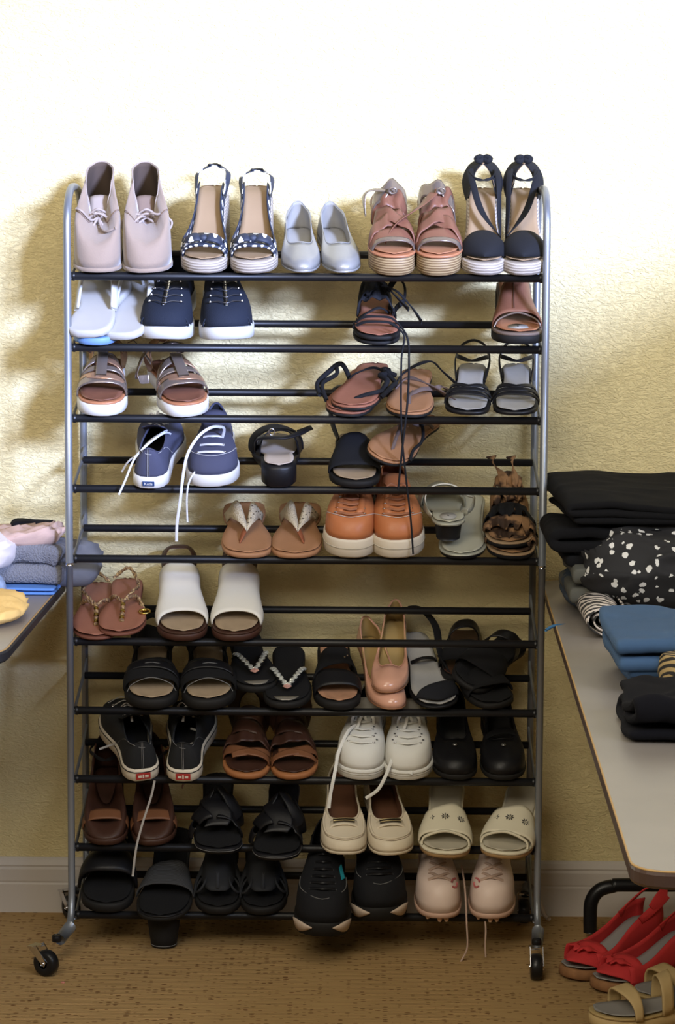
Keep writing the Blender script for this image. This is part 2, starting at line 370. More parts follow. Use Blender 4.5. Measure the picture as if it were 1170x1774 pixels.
    def band(s, m_, e0, e1, h0, h1, name='strap_band', solid=.0025, n=2.5, wide=1.03, wide2=None, nu=22, nv=5, wav=None, base=0, q0=0, q1=1, parent=None):
        """band over the foot; e0,e1: u of toe-side / ankle-side edge, numbers or functions of q in -1..1"""
        f0 = e0 if callable(e0) else (lambda q: e0); f1 = e1 if callable(e1) else (lambda q: e1); P = []
        for i in range(nu+1):
            al = pi*(q0+(q1-q0)*i/nu); ca, sa = cos(al), max(sin(al), 0); q = -(abs(ca)**(2/n))*(1 if ca > 0 else -1); zz = sa**(2/n); row = []
            for j in range(nv+1):
                t = j/nv; u = f0(q)+(f1(q)-f0(q))*t; a, b_ = s.lr(u); c, hw = (a+b_)/2, (b_-a)/2*(wide+((wide2 or wide)-wide)*t); h = h0+(h1-h0)*t
                p = Vector((c+hw*q, u*s.L, s.zb(u)-base*(1-zz)+h*zz))
                if wav: p += wav(q, t)
                row.append(p)
            P.append(row)
        b = MB(); b.grid(P, uv=lambda i, j: (i/nu*.2, j/nv*.07)); return b.build(name, m_, parent or s.root, solid=solid, offset=0)
    def foot(s, u, q, h, n=2.5):     # point on the arch over the foot at lateral q
        a, b_ = s.lr(u); c, hw = (a+b_)/2, (b_-a)/2; return Vector((c+hw*q, u*s.L, s.zb(u)+h*max(0, 1-abs(q)**n)**(1/n)))
    def strap(s, m_, pts, wd=.008, t=.002, name='strap', n=6, parent=None, raw=False, cen=None):
        """pts: (q lateral, u, z above footbed)"""
        Q = []
        for q, u, z in pts:
            a, b_ = s.lr(min(max(u, .1), .95)); c, hw = (a+b_)/2, (b_-a)/2; Q.append(Vector((c+hw*q, u*s.L, s.zb(max(u, 0))+z)))
        Q = crom(Q, n); zc = min(q.z for q in Q)
        NN = []
        for p in Q:
            cy = s.L*cen if cen is not None else p.y
            d = Vector((p.x, p.y-cy, (p.z-zc+.004))); NN.append(d if d.length > 1e-5 else Vector((0, 0, 1)))
        return MB().ribbon(Q, NN, wd, t).build(name, m_, parent or s.root)
    def cord(s, m_, pts, r=.002, name='cord', n=6, closed=False):
        Q = []
        for q, u, z in pts:
            a, b_ = s.lr(min(max(u, .1), .95)); c, hw = (a+b_)/2, (b_-a)/2; Q.append(Vector((c+hw*q, u*s.L, s.zb(max(u, 0))+z)))
        return MB().tube(crom(Q, n, closed), r, 6, closed).build(name, m_, s.root)
    def heelblock(s, m_, top=.9, bot=.75, u1=.24, name='heel', u0=.0):
        if s.heel < .01: return
        R = []; n = 20
        for j in range(6):
            t = j/5; k = top+(bot-top)*t**.7; ring = []
            for i in range(n):
                a = 2*pi*i/n; um = (u0+u1)/2; u = um-(u1-u0)/2*cos(a)*k; l, r = s.lr(max(.1, um)); c, hw = (l+r)/2, (r-l)/2
                zt = s.zb(u)-.003; ring.append((c+hw*k*sin(a)*.98, u*s.L, zt*(1-t)))
            R.append(ring)
        b = MB(); b.grid(R, False, True); b.poly([5*n+i for i in range(n)]); b.poly(list(range(n))[::-1]); return b.build(name, m_, s.root)
    def thong(s, m_, up=.82, ue=.5, h=.022, wd=.009, t=.003, name='thong_strap', med=-.15, r=None, peak=.03):
        md = med*(-s.side)*-1
        for sg in (-1, 1):
            P = [s.foot(up, md, 0)*1, s.foot(up-.04, md+.03*sg, 0)+Vector((0, 0, h*.75)), s.foot(up-.13, md+sg*.38-.0, 0)+Vector((0, 0, h)), s.foot((up+ue)/2-.03, .74*sg, 0)+Vector((0, 0, h*.85)), s.foot(ue, .96*sg, 0)+Vector((0, 0, .001))]
            Q = crom(P, 6); NN = [Vector((p.x*1.2, -.01, .03)) for p in Q]
            b = MB()
            if r: b.tube(Q, r, 8)
            else: b.ribbon(Q, NN, [wd*(.6+.6*i/len(Q)) for i in range(len(Q))], t)
            b.build(name, m_, s.root)
        MB().tube([s.foot(up, md, 0)-Vector((0, 0, .002)), s.foot(up-.02, md, 0)+Vector((0, 0, h*.8))], .003, 8).build('toe_post', m_, s.root)
    def lace_rows(s, m_, fs=.30, t0=.55, t1=.93, rows=4, r=.0016, flat=.005, name='lace', cross=False, eyelet=None, start=0):
        for k in range(rows):
            t = t0+(t1-t0)*k/max(rows-1, 1); t2 = t0+(t1-t0)*(k+.8)/max(rows-1, 1) if cross else t
            fsk = fs*(1+.25*k/rows)
            for q in ((1, -1) if cross else (1,)):
                A = s.surf(pi-fsk*q, t); B = s.surf(pi+fsk*q, min(t2, 1)); Mi = s.surf(pi, (t+min(t2, 1))/2)
                Q = crom([A+Vector((0, 0, .0005)), A.lerp(Mi, .5)+Vector((0, .001, .004)), Mi+Vector((0, .001, .0045+.001*q)), B.lerp(Mi, .5)+Vector((0, .001, .004)), B+Vector((0, 0, .0005))], 4)
                if flat: MB().ribbon(Q, [Vector((0, .5, 1))]*len(Q), flat, .0014).build(name, m_, s.root)
                else: MB().tube(Q, r, 6).build(name, m_, s.root)
            if eyelet:
                for q in (-1, 1):
                    p = s.surf(pi-fsk*q, t); MB().tube([p+Vector((.0028*cos(a), .0024*sin(a), .0012+.0012*sin(a))) for a in [2*pi*i/10 for i in range(10)]], .0009, 5, True).build('eyelet', eyelet, s.root)
    def bow(s, m_, at_=None, r=.0016, flat=0, size=.035, ends=((-.03, .05, -.03), (.03, .06, -.035)), name='lace_bow'):
        c = at_ or s.surf(pi, 1)+Vector((0, .004, .006)); b = MB()
        for sg in (-1, 1):
            Q = crom([c, c+Vector((sg*size*.5, .006, .008)), c+Vector((sg*size, .014, -.006)), c+Vector((sg*size*.80, .022, -.022)), c+Vector((sg*size*.32, .014, -.008)), c], 6)
            b.ribbon(Q, [Vector((0, .6, 1))]*len(Q), flat, .0014) if flat else b.tube(Q, r, 6)
        for e in ends:
            e = Vector(e); Q = crom([c, c+e*.35+Vector((0, .01, .008)), c+e*.75+Vector((0, .006, .002)), c+e], 6)
            b.ribbon(Q, [Vector((0, .6, 1))]*len(Q), flat, .0014) if flat else b.tube(Q, r, 6)
        b.lathe([(.001, -.003), (.004, -.002), (.004, .002), (.001, .003)], c, n=8); return b.build(name, m_, s.root)
    def hang(s, m_, wpts, flat=.005, r=.0016, name='loose_lace'):
        s.later = getattr(s, 'later', []); s.later.append((m_, wpts, flat, r, name))
    def place(s, k, xt, xh, over=.022, lift=0, pitch=-.03, rev=False, roll=0, yrow=None, dy=0):
        z = RZ(k)+.0086/cos(TAU); tau = TAU
        E2 = Vector((0, -cos(tau), -sin(tau))); A = Vector((0, .015, z))
        fx = at(xt, 0, Y=.0); py = 481+121*(k-1) if k <= 5 else 1112+119*(k-6)
        T = A+E2*over; T.x = at(xt, py, Y=T.y).x
        Hp = T-E2*s.L*.97; Hp.x = at(xh, py-50, Y=Hp.y).x
        yaw = atan2(T.x-Hp.x, s.L*.97)
        Nn = Vector((0, -sin(tau), cos(tau))); F = (E2*cos(yaw)+Vector((1, 0, 0))*sin(yaw)).normalized()
        if pitch: F = (F*cos(pitch)+Nn*sin(pitch)).normalized(); X0 = F.cross(Nn).normalized(); Nn = X0.cross(F).normalized()
        org = T-F*s.L
        if rev: org = T; F = -F
        X = F.cross(Nn).normalized()
        if roll: X = (X*cos(roll)+Nn*sin(roll)).normalized(); Nn = X.cross(F).normalized()
        Mx = Matrix.Identity(4)
        for i, v in enumerate((X, F, Nn)): Mx[0][i], Mx[1][i], Mx[2][i] = v
        Mx.translation = org+Vector((0, dy, lift)); s.root.matrix_world = Mx; s.fin(Mx); return s
    def free(s, loc, yawdeg, pitch=0, roll=0):
        s.root.matrix_world = Matrix.Translation(loc) @ Matrix.Rotation(radians(yawdeg), 4, 'Z') @ Matrix.Rotation(pitch, 4, 'X') @ Matrix.Rotation(roll, 4, 'Y'); s.fin(s.root.matrix_world); return s
    def fin(s, Mx):
        inv = Mx.inverted()
        for m_, wp, flat, r, nm in getattr(s, 'later', []):
            Q = [inv @ Vector(p) for p in crom(wp, 8)]
            b = MB(); nd = (inv.to_3x3() @ Vector((0, -1, 0)))
            b.ribbon(Q, [nd]*len(Q), flat, .0014) if flat else b.tube(Q, r, 6)
            b.build(nm, m_, s.root)

# ---------------------------------------------------------------- shoe materials
suede = mat('taupe_suede', (.255, .190, .145), .9, .35, 350, sheen=.4, var=.12, vscale=18)
suede_dk = mat('taupe_lining', (.20, .14, .11), .9, .2, 200)
suede_lace = mat('taupe_lace', (.33, .27, .235), .8)
navy = mat('navy_canvas', (.035, .045, .085), .8, .5, 900, kind='weave', dist=.0004)
navydots = uvdots('navy_polka_dot', (.017, .024, .046), (.66, .66, .64), 44, .26)
rope = stripes('jute_rope', (.30, .24, .18), (.48, .41, .34), 62, 'Z', dist=1.5, bump=.6)
ropew = stripes('pale_rope', (.26, .22, .18), (.42, .37, .32), 55, 'Z', dist=1.5, bump=.6)
wedge_st = stripes('stacked_wedge', (.15, .09, .04), (.33, .235, .12), 60, 'Z', dist=.3, bump=.4)
tan_in = mat('tan_insole', (.28, .19, .11), .6, .15, 120, var=.12, vscale=16)
tan_in2 = mat('cognac_insole', (.34, .15, .075), .5, .15, 150, var=.10)
brown_in = mat('red_brown_insole', (.26, .105, .065), .55, .2, 150, var=.14)
cognac = mat('cognac_leather', (.17, .072, .045), .42, .3, 140, var=.2, vscale=30)
cognac_rim = mat('cognac_rim', (.36, .15, .075), .4)
silver = mat('silver_grey_leather', (.30, .30, .295), .34, .12, 220, metal=.35, var=.08)
greyin = mat('grey_insole', (.30, .29, .27), .7, .2, 200, var=.15)
blk = mat('black_leather', (.006, .006, .0075), .45, .3, 220)
blk_f = mat('black_fabric', (.006, .0065, .009), .85, .5, 700, dist=.0005)
blk_s = mat('black_suede', (.005, .005, .006), .95, .4, 400)
blk_sole = mat('black_sole', (.008, .0075, .0075), .7, .3, 160)
navyknit = mat('navy_knit', (.008, .012, .024), .85, .6, 700, kind='voronoi', dist=.0008)
whitefoam = mat('white_foam', (.50, .50, .48), .6, .1, 80)
whiterub = mat('white_rubber', (.60, .59, .56), .5, .05, 50)
offwhite = mat('cream_rubber', (.60, .53, .43), .55, .1, 60, var=.08)
flipw = mat('white_flip_flop', (.40, .39, .37), .55, .2, 220, var=.06)
flipstrap = mat('white_plastic_strap', (.52, .52, .50), .35)
bluer = mat('blue_rubber', (.13, .24, .46), .5)
metal_d = mat('dark_eyelet', (.12, .12, .13), .35, metal=.8)
steel = mat('steel_bit', (.55, .55, .56), .25, metal=1)
gold = mat('gold_metal', (.70, .48, .12), .25, metal=1)
rose = mat('rose_gold_leather', (.34, .20, .13), .27, .25, 120, metal=.55, var=.18, vscale=26)
pewter = mat('pewter_leather', (.21, .17, .145), .27, .25, 120, metal=.55)
canvasblue = mat('navy_blue_canvas', (.058, .062, .105), .8, .5, 900, kind='weave', dist=.0004)
whitelace = mat('white_lace', (.55, .56, .60), .8)
label_navy = mat('label_navy', (.02, .05, .14), .5)
stitch = mat('white_stitch', (.5, .5, .5), .7)
rust = mat('rust_orange_leather', (.43, .15, .058), .42, .3, 130, var=.14, vscale=20)
rust_dk = mat('rust_lining', (.22, .07, .03), .8)
rust_l = mat('rust_lace', (.30, .12, .06), .8)
tan_f = mat('tan_flip_footbed', (.34, .17, .085), .55, .2, 140, var=.12)
crochet = mat('cream_crochet', (.55, .47, .33), .9, 1.0, 330, kind='voronoi', dist=.002)
pewsilver = mat('silver_green_leather', (.36, .355, .29), .34, .15, 150, metal=.35, var=.08)
olive_in = mat('silver_insole', (.40, .39, .31), .5, .2, 150, metal=.2)
leopard = mat('brown_patterned_suede', (.035, .018, .010), .85, .4, 300, col2=(.24, .13, .06), vscale=20)
whitel = mat('white_leather', (.66, .64, .585), .5, .15, 200, var=.04, vscale=12)
dkbrown = mat('dark_brown_leather', (.045, .019, .012), .45, .3, 140, var=.2)
midbrown = mat('mid_brown_leather', (.155, .063, .028), .5, .3, 150, var=.2)
nude = mat('nude_patent', (.58, .31, .215), .22, 0, 10, coat=.4)
nude_in = mat('nude_insole', (.36, .25, .10), .6, .1, 100)
cream_in = mat('cream_insole', (.33, .245, .16), .6, .2, 120, var=.2, vscale=40)
foxw = mat('cream_foxing', (.60, .54, .44), .6, .1, 80)
redlab = mat('red_label', (.34, .03, .025), .5)
canvasw = mat('white_canvas', (.64, .63, .585), .85, .4, 800, var=.05, vscale=14, dist=.0004)
loaf = mat('cream_leather', (.64, .56, .43), .45, .25, 180, var=.06)
loaf_in = mat('loafer_lining', (.17, .075, .04), .7)
slidew = mat('cream_slide_leather', (.66, .61, .47), .45, .12, 160, var=.04)
jewel = mat('rhinestone', (.75, .78, .74), .08, metal=.6)
jewel_p = mat('pink_stone', (.75, .42, .36), .12, metal=.4)
cleatw = mat('cleat_white', (.66, .53, .47), .42, .1, 150, var=.07, vscale=14)
cleatp = mat('cleat_pink', (.45, .13, .13), .5)
teal = mat('teal_mark', (.02, .28, .36), .5)
charc = mat('charcoal_nubuck', (.018, .019, .022), .8, .4, 350, var=.2)
gstitch = mat('grey_stitch', (.16, .16, .16), .7)
red_s = mat('red_suede', (.50, .032, .034), .8, .4, 300, var=.12)
greysuede = mat('grey_lining', (.26, .25, .24), .7, .2, 150)
beige = mat('beige_strap', (.50, .36, .17), .65, .3, 200, var=.1)
corks = mat('cork_sole', (.25, .12, .05), .8, .5, 250, var=.3, vscale=60)
V = Vector

# ======================= tier 1
def chukka(name, label, side, xt, xh, bowed, L=.255, W=.100):
    s = Shoe(name, label, 'boot', 'pair of taupe suede lace-up ankle boots', L, W, side, plat=.009, spring=.004)
    s.sole(suede, .009, out=.002)
    hs = ((0, .150), (.30, .146), (.60, .136), (.80, .112), (.92, .074), (1, .060))
    s.upper(suede, .03, .54, .86, hs, puff=.82, sq=.72, ns=16, tb=.60, lining=mat('boot_lining', (.075, .052, .04), .9))
    s.insole(suede_dk, k=.85)
    s.collar(suede_lace, .0014, 'collar_edge')
    # tongue
    P = []
    for i in range(9):
        t = i/8; u = .60-.20*t; z = .058+.045*t
        P.append([V((x*s.W, u*L, s.zb(u)+z+.004-.9*x*x*.10)) for x in (-.22, -.11, 0, .11, .22)])
    b = MB(); b.grid(P); b.build('tongue', suede_dk if bowed else suede_lace, s.root, solid=.002)
    # quarter seam and lace rows
    for q in (-1, 1):
        s_pts = [s.surf(pi+q*f, t)+V((0, 0, .0008)) for f, t in ((.22, .96), (.30, .80), (.55, .62), (1.0, .40), (1.5, .18))]
        MB().tube(crom(s_pts, 5), .0011, 5).build('seam', suede_dk, s.root)
    for k, t in enumerate((.86, .97)):
        A, B = s.surf(pi-.36, t), s.surf(pi+.36, t); M_ = (A+B)/2+V((0, .004, .010))
        MB().tube(crom([A, M_, B], 6), .0026, 6).build('lace', suede_lace, s.root)
    c = s.surf(pi, 1)+V((0, .010, .016))
    if bowed: s.bow(suede_lace, c, .0026, size=.050, ends=((-.028, .03, .016), (.034, .03, -.004)))
    else:
        s.bow(suede_lace, c, .0026, size=.020, ends=((.01, .012, .012),)); up = V((0, .004, .004))
        for fs_ in (((-.25, .86), (-.55, .66), (-.95, .45)), ((.08, .80), (.22, .55), (.50, .30))):
            MB().tube(crom([c]+[s.surf(pi+f_, t)+up for f_, t in fs_], 6), .0024, 6).build('trailing_lace', suede_lace, s.root)
    s.place(1, xt, xh); return s
chukka('ankle_boot', 'left taupe suede ankle boot with untied trailing laces on the top tier', 1, 168, 182, False)
chukka('ankle_boot', 'right taupe suede ankle boot with its lace tied in a bow on the top tier', -1, 256, 254, True)

def dotwedge(label, side, xt, xh, loop):
    s = Shoe('wedge_sandal', label, 'sandal', 'pair of navy polka dot slingback wedges', .245, .092, side, heel=.082, plat=.026, spring=.004, arch=.68)
    s.sole(ropew, .02, out=.003, name='wedge_sole'); s.insole(tan_in, .002)
    s.upper(navydots, .05, .80, .97, ((0, .012), (.35, .012), (.62, .018), (.82, .034), (1, .034)), puff=.8, sl=None, name='lower_upper') if False else None
    for q, a, z in ((0, 0, 0),):
        s.band(navydots, lambda q: .93-.06*q*q, lambda q: .74+.02*q*q, .026, .040, 'toe_band')
    for sg in (-1, 1):   # side walls running back to the slingback
        P = []
        for i in range(13):
            t = i/12; u = .80-.62*t; hgt = .030+.004*t-.010*t**4
            p0 = s.foot(u, sg*1.0, 0); p1 = p0+V((-sg*.003-sg*.004*t, -.004*t, hgt*(1.0 if t < .8 else 1)))
            P.append([p0.lerp(p1, k/4)+V((sg*.002*sin(pi*k/4), 0, 0)) for k in range(5)])
        b = MB(); b.grid(P, uv=lambda i, j: (i/12*.16, j/4*.035)); b.build('side_panel', navydots, s.root, solid=.0025)
    # heel sling
    z = loop; s.strap(navydots, [(-.98, .30, .022), (-1.05, .12, z*.75), (-.75, .02, z*.85), (0, -.03, z), (.75, .02, z*.85), (1.05, .12, z*.75), (.98, .30, .022)], .013, .002, 'sling_strap')
    s.strap(blk, [(-.45, -.012, z*.97), (0, -.032, z+.001), (.45, -.012, z*.97)], .014, .003, 'elastic')
    # knotted bow
    c = s.foot(.86, 0, .034)
    for sg in (-1, 1):
        Q = crom([c, c+V((sg*.012, .006, .008)), c+V((sg*.028, .004, .004)), c+V((sg*.036, .0, -.006))], 5)
        MB().ribbon(Q, [V((0, .5, 1))]*len(Q), [.010+.012*sin(pi*i/len(Q)) for i in range(len(Q))], .005).build('bow_loop', navydots, s.root)
    MB().lathe([(.003, -.008), (.008, -.005), (.008, .005), (.003, .008)], c+V((0, .003, .005)), 'X', 12).build('bow_knot', navydots, s.root)
    s.place(1, xt, xh); return s
dotwedge('left navy polka dot peep toe wedge with thin slingback and rope sole', 1, 350, 374, .044)
dotwedge('right navy polka dot peep toe wedge with thin slingback and rope sole', -1, 438, 446, .034)

def flat(label, side, xt, xh):
    s = Shoe('ballet_flat', label, 'shoe', 'pair of silver grey pointed flats', .25, .088, side, heel=.012, plat=.005, toe=.38, spring=.006, arch=.55)
    s.sole(silver, .005); s.insole(greyin, .0015)
    s.upper(silver, .03, .62, .92, ((0, .062), (.25, .050), (.55, .034), (.8, .028), (1, .034)), puff=.7, sq=.8, tb=.45, lining=greyin); s.collar(silver, .0012)
    s.place(1, xt, xh); return s
flat('left silver grey pointed flat shoe on the top tier', 1, 524, 517)
flat('right silver grey pointed flat shoe on the top tier', -1, 600, 570)

def strapwedge(label, side, xt, xh, tail):
    s = Shoe('wedge_sandal', label, 'sandal', 'pair of brown leather strap wedges', .235, .092, side, heel=.042, plat=.040, spring=.0, arch=.66)
    s.sole(wedge_st, .02, out=.002, name='wedge_sole'); s.sole(cognac_rim, .005, 'follow', .004, 'footbed_rim', dz=.003); s.insole(tan_in2, .0045)
    s.band(cognac, lambda q: .90-.05*q*q+.03*q, lambda q: .74+.05*q, .028, .040, 'toe_band')
    s.band(pewter, lambda q: .935-.05*q*q, lambda q: .885-.05*q*q, .028, .032, 'toe_trim')
    s.band(cognac, lambda q: .72+.10*q*side, lambda q: .56+.10*q*side, .042, .056, 'cross_band', wav=lambda q, t: V((0, 0, .003*sin(9*q))))
    s.band(cognac, lambda q: .70-.12*q*side, lambda q: .55-.12*q*side, .048, .060, 'cross_band', wav=lambda q, t: V((0, 0, .003*sin(7*q+1))))
    s.band(cognac, lambda q: .46-.04*q*side, lambda q: .28-.04*q*side, .050, .058, 'ankle_band', wide=1.12, wav=lambda q, t: V((.004*sin(5*t), .004*sin(6*q), .004*sin(8*q))))
    s.band(pewter, lambda q: .36+.06*q*side, lambda q: .24+.06*q*side, .056, .064, 'ankle_band', wide=1.18, wav=lambda q, t: V((0, .006*sin(5*q), .005*sin(6*q+2))))
    s.strap(cognac, [(-.95, .22, 0), (-.9, .06, .016), (0, -.02, .024), (.9, .06, .016), (.95, .22, 0)], .03, .002, 'heel_counter')
    if tail: s.strap(cognac, [(-.3*side, .40, .068), (-.95*side*-1*-1, .52, .064), (-1.9*side, .70, .045), (-2.5*side, .84, .020)], [.020]*30, .002, 'loose_strap', n=7)
    else: s.strap(pewter, [(.3, .36, .066), (1.3, .36, .066), (1.75, .40, .060), (1.55, .46, .030)], .018, .002, 'loose_strap')
    c = s.foot(.36, -.2, .067); MB().tube([c+V((.008*cos(a), .006, .006*sin(a))) for a in [2*pi*i/14 for i in range(14)]], .0022, 6, True).build('buckle', pewter, s.root)
    s.place(1, xt, xh); return s
strapwedge('left brown leather strappy sandal on a striped stacked wedge, top tier', 1, 682, 672, False)
strapwedge('right brown leather strappy wedge sandal with a loose strap hanging right, top tier', -1, 762, 752, True)

def espadrille(label, side, xt, xh, zl):
    s = Shoe('espadrille', label, 'sandal', 'pair of black espadrille wedges', .24, .088, side, heel=.080, plat=.026, spring=.003, arch=.70)
    s.sole(ropew, .02, out=.003, name='rope_sole'); s.insole(tan_in, .003)
    s.band(blk_f, lambda q: 1.0-.16*abs(q)**2.5, lambda q: .66+.03*q*q, .012, .042, 'toe_cap', n=2.2, nv=10, wide=1.02, wav=lambda q, t: V((0, 0, .026*sin(pi*min(1, t*1.0)/2)*(1-t)*1.2)))
    z = zl; h = []
    s.strap(blk_f, [(-.98, .20, .0), (-1.0, .06, .03), (-.6, -.01, .050), (0, -.03, .056), (.6, -.01, .050), (1.0, .06, .03), (.98, .20, .0)], .040, .002, 'heel_counter')
    s.strap(tan_in, [(-.90, .16, .01), (-.8, .05, .035), (0, -.012, .058), (.8, .05, .035), (.9, .16, .01)], .030, .001, 'heel_lining')
    s.strap(blk_f, [(-.85, .05, .045), (-.95, .16, .048), (-.6, .27, .056), (0, .31, .062), (.6, .27, .056), (.95, .16, .048), (.85, .05, .045)], .006, .002, 'ankle_cord')
    s.strap(blk_f, [(.9*side, .12, .05), (.75*side, .30, .055), (.1*side, .48, .045), (-.85*side, .66, .028)], .013, .002, 'cross_strap')
    s.strap(blk_f, [(-.95*side, .12, .05), (-1.15*side, .30, .055), (-1.1*side, .46, .030), (-.95*side, .60, .01)], .012, .002, 'side_strap')
    c = V((0, .0*s.L, s.zb(0)+.066))
    for sg in (-1, 1):
        Q = crom([c, c+V((sg*.007, .002, .004)), c+V((sg*.015, .004, .0)), c+V((sg*.008, .006, -.005)), c], 5); MB().ribbon(Q, [V((0, 1, .2))]*len(Q), .010, .005).build('knot', blk_f, s.root)
    s.place(1, xt, xh); return s
espadrille('left black espadrille wedge with a crossed ankle tie, top tier', 1, 838, 834, .06)
espadrille('right black espadrille wedge touching the right rack frame, top tier', -1, 908, 903, .05)

# ======================= tier 2
def flipflop(name, label, side, k, xt, xh, m1, m2, lift=0, L=.255, W=.098, group=None, sole=.016, cat='sandal', hw=1.12, **kw):
    s = Shoe(name, label, cat, group, L, W, side, plat=sole, spring=.002, heelw=hw)
    s.sole(m1, sole, name='sole')
    if m1 is not bluer: s.thong(m2, .82, .34, .046, .015, .005)
    s.place(k, xt, xh, lift=lift, **kw); return s
flipflop('flip_flop', 'blue flip flop lying under the white pair at the left of the second tier', 1, 2, 160, 196, bluer, bluer, 0, group=None, over=.026)
flipflop('flip_flop', 'left white rubber flip flop against the left rack frame', 1, 2, 150, 194, flipw, flipstrap, .019, group='pair of white flip flops', W=.112, hw=1.22, over=.034, roll=.05, pitch=-.20, rev=True)
flipflop('flip_flop', 'right white rubber flip flop overlapping its mate', 1, 2, 206, 268, flipw, flipstrap, .012, group='pair of white flip flops', W=.108, hw=1.22, over=.024, roll=.05, pitch=-.18, rev=True)

def knit(label, side, xt, xh, yaw=0):
    s = Shoe('knit_sneaker', label, 'sneaker', 'pair of navy knit slip-on sneakers', .265, .108, side, heel=.012, plat=.028, spring=.014)
    s.sole(whitefoam, .02, out=.003, name='midsole', round_=.005)
    s.upper(navyknit, .03, .40, .72, ((0, .075), (.5, .052), (1, .064)), puff=.9, sq=.9, ns=14, tb=.36)
    s.band(navyknit, lambda q: .985-.15*abs(q)**2, lambda q: .86+.04*q*q, .010, .034, 'toe_guard', n=2.2, wide=1.03)
    s.band(whitefoam, lambda q: .995-.15*abs(q)**2, lambda q: .935-.05*q*q, .002, .016, 'toe_wave', n=2.2, wide=1.05)
    s.insole(blk_f, k=.8)
    for i, t in enumerate((.40, .54, .68, .82, .95)):
        A, Mi, B = s.surf(pi-.42-.05*i, t), s.surf(pi, t-.03), s.surf(pi+.42+.05*i, t); up = V((0, 0, .003))
        MB().tube(crom([A+up, (A+Mi)/2+V((0, .002, .0075)), Mi+V((0, .004, .006)), (B+Mi)/2+V((0, .002, .0075)), B+up], 5), .0012, 6).build('elastic_lace', metal_d, s.root)
        for P_ in (A, B): MB().lathe([(.001, -.002), (.003, -.001), (.003, .002), (.001, .003)], P_+up, n=10).build('eyelet', steel, s.root)
    Q = [s.surf(pi, t)+V((0, 0, .0035)) for t in [.34+.6*i/12 for i in range(13)]]
    MB().ribbon(Q, [V((0, .3, 1))]*13, .006, .001).build('reflective_stripe', steel, s.root)
    s.place(2, xt, xh, over=.02); return s
knit('left navy knit sneaker half hidden behind the white flip flops', 1, 282, 312)
knit('right navy knit sneaker with a thick white sole, second tier', -1, 396, 382)

def strappy(s, m_, lifts=0):
    pass
def laceup(label, k, xt, xh, lift, over=.02, long=False, group='stacked black strappy lace-up sandals', heap=True):
    s = Shoe('strappy_sandal', label, 'sandal', group, .24, .095, 1, plat=.008, spring=.002)
    s.sole(blk_sole, .008, out=.001); s.insole(brown_in, .0015, k=.95)
    if heap:
        for e0, h in ((.82, .014), (.74, .018)): s.strap(blk_f, [(-1.02, e0-.02, 0), (-.6, e0-.01, h), (0, e0, h+.004), (.6, e0-.03, h), (1.05, e0-.07, 0)], .009, .002, 'toe_strap')
        s.strap(blk_f, [(1.0, .58, 0), (.5, .62, .018), (-.2, .55, .024), (-1.0, .44, .0)], .010, .002, 'instep_strap')
        s.band(blk_f, lambda q: .50-.03*q, lambda q: .26+.05*q, .040, .050, 'ankle_wrap', wide=1.12, wav=lambda q, t: V((0, .006*sin(7*q+t*3), .006*sin(9*q+5*t))))
        s.band(blk_s, lambda q: .40+.08*q, lambda q: .22-.04*q, .050, .060, 'ankle_wrap', wide=1.06, wav=lambda q, t: V((0, .01*sin(5*q+t*3), .005*sin(12*q+5*t))))
        s.strap(blk_f, [(-.9, .30, .04), (-1.5, .34, .07), (-2.0, .36, .055), (-1.9, .42, .03), (-1.3, .48, .02), (-.9, .55, .012)], .012, .003, 'ankle_tie')
        s.strap(blk_f, [(-.6, .40, .058), (-1.2, .52, .055), (-1.7, .62, .03), (-1.95, .72, .008)], .016, .003, 'ankle_tie')
        s.strap(blk_f, [(-.5, .34, .062), (-1.0, .50, .05), (-1.45, .66, .03)], .012, .003, 'ankle_tie')
    if long: long(s)
    s.place(k, xt, xh, over=over, lift=lift); return s
laceup('lower black strappy sandal of the stack on the second tier', 2, 654, 650, 0, over=.012, heap=False)
def longcords(s):
    s.hang(blk_f, [at(676, 560, Y=-.02), at(700, 580, Y=-.035), at(696, 620, Y=-.03), at(695, 700, Y=-.03), at(697, 760, Y=-.028), at(704, 830, Y=-.02), at(712, 900, Y=-.02), at(716, 960, Y=-.02)], 0, .0022, 'hanging_cord')
    s.hang(blk_f, [at(690, 560, Y=-.01), at(706, 585, Y=-.035), at(709, 630, Y=-.03), at(706, 700, Y=-.032), at(697, 780, Y=-.034), at(690, 850, Y=-.03)], 0, .0022, 'hanging_cord')
laceup('upper black strappy lace-up sandal with long hanging cords, second tier', 2, 656, 648, .012, long=longcords)

s = Shoe('leather_slide', 'single brown leather open toe mule at the right end of the second tier', 'sandal', None, .245, .098, 1, heel=.035, plat=.020, spring=.008)
s.sole(blk_sole, .02, out=.004, round_=.005); s.sole(mat('grey_brown_rim', (.16, .12, .10), .5), .006, 'follow', .003, 'footbed_rim', dz=.004); s.insole(cognac_rim, .006); 
MB().lathe([(.002, 0), (.021, .001), (.021, .0035), (.002, .005)], (0, .83*s.L, s.zb(.83)+.005), n=18).build('toe_pad', greyin, s.root)
s.band(cognac, lambda q: .78-.16*(1-q*q)*0-.02+.06*q*q*0, lambda q: .38+.04*q, .036, .066, 'vamp', nv=8, n=2.6)
s.strap(pewter, [(-1.0, .80, .006), (-.75, .775, .022), (0, .76, .034), (.75, .775, .022), (1.0, .80, .006)], .006, .003, 'vamp_piping')
MB().tube([s.foot(u, .15, .0385+(.78-u)*.075+.0012) for u in [.74-.035*i for i in range(11)]], .0009, 5).build('vamp_seam', dkbrown, s.root)
s.band(tan_in, lambda q: .42, lambda q: .30, .05, .062, 'side_gore', q0=.0, q1=.3)
s.place(2, 899, 888, over=.02)

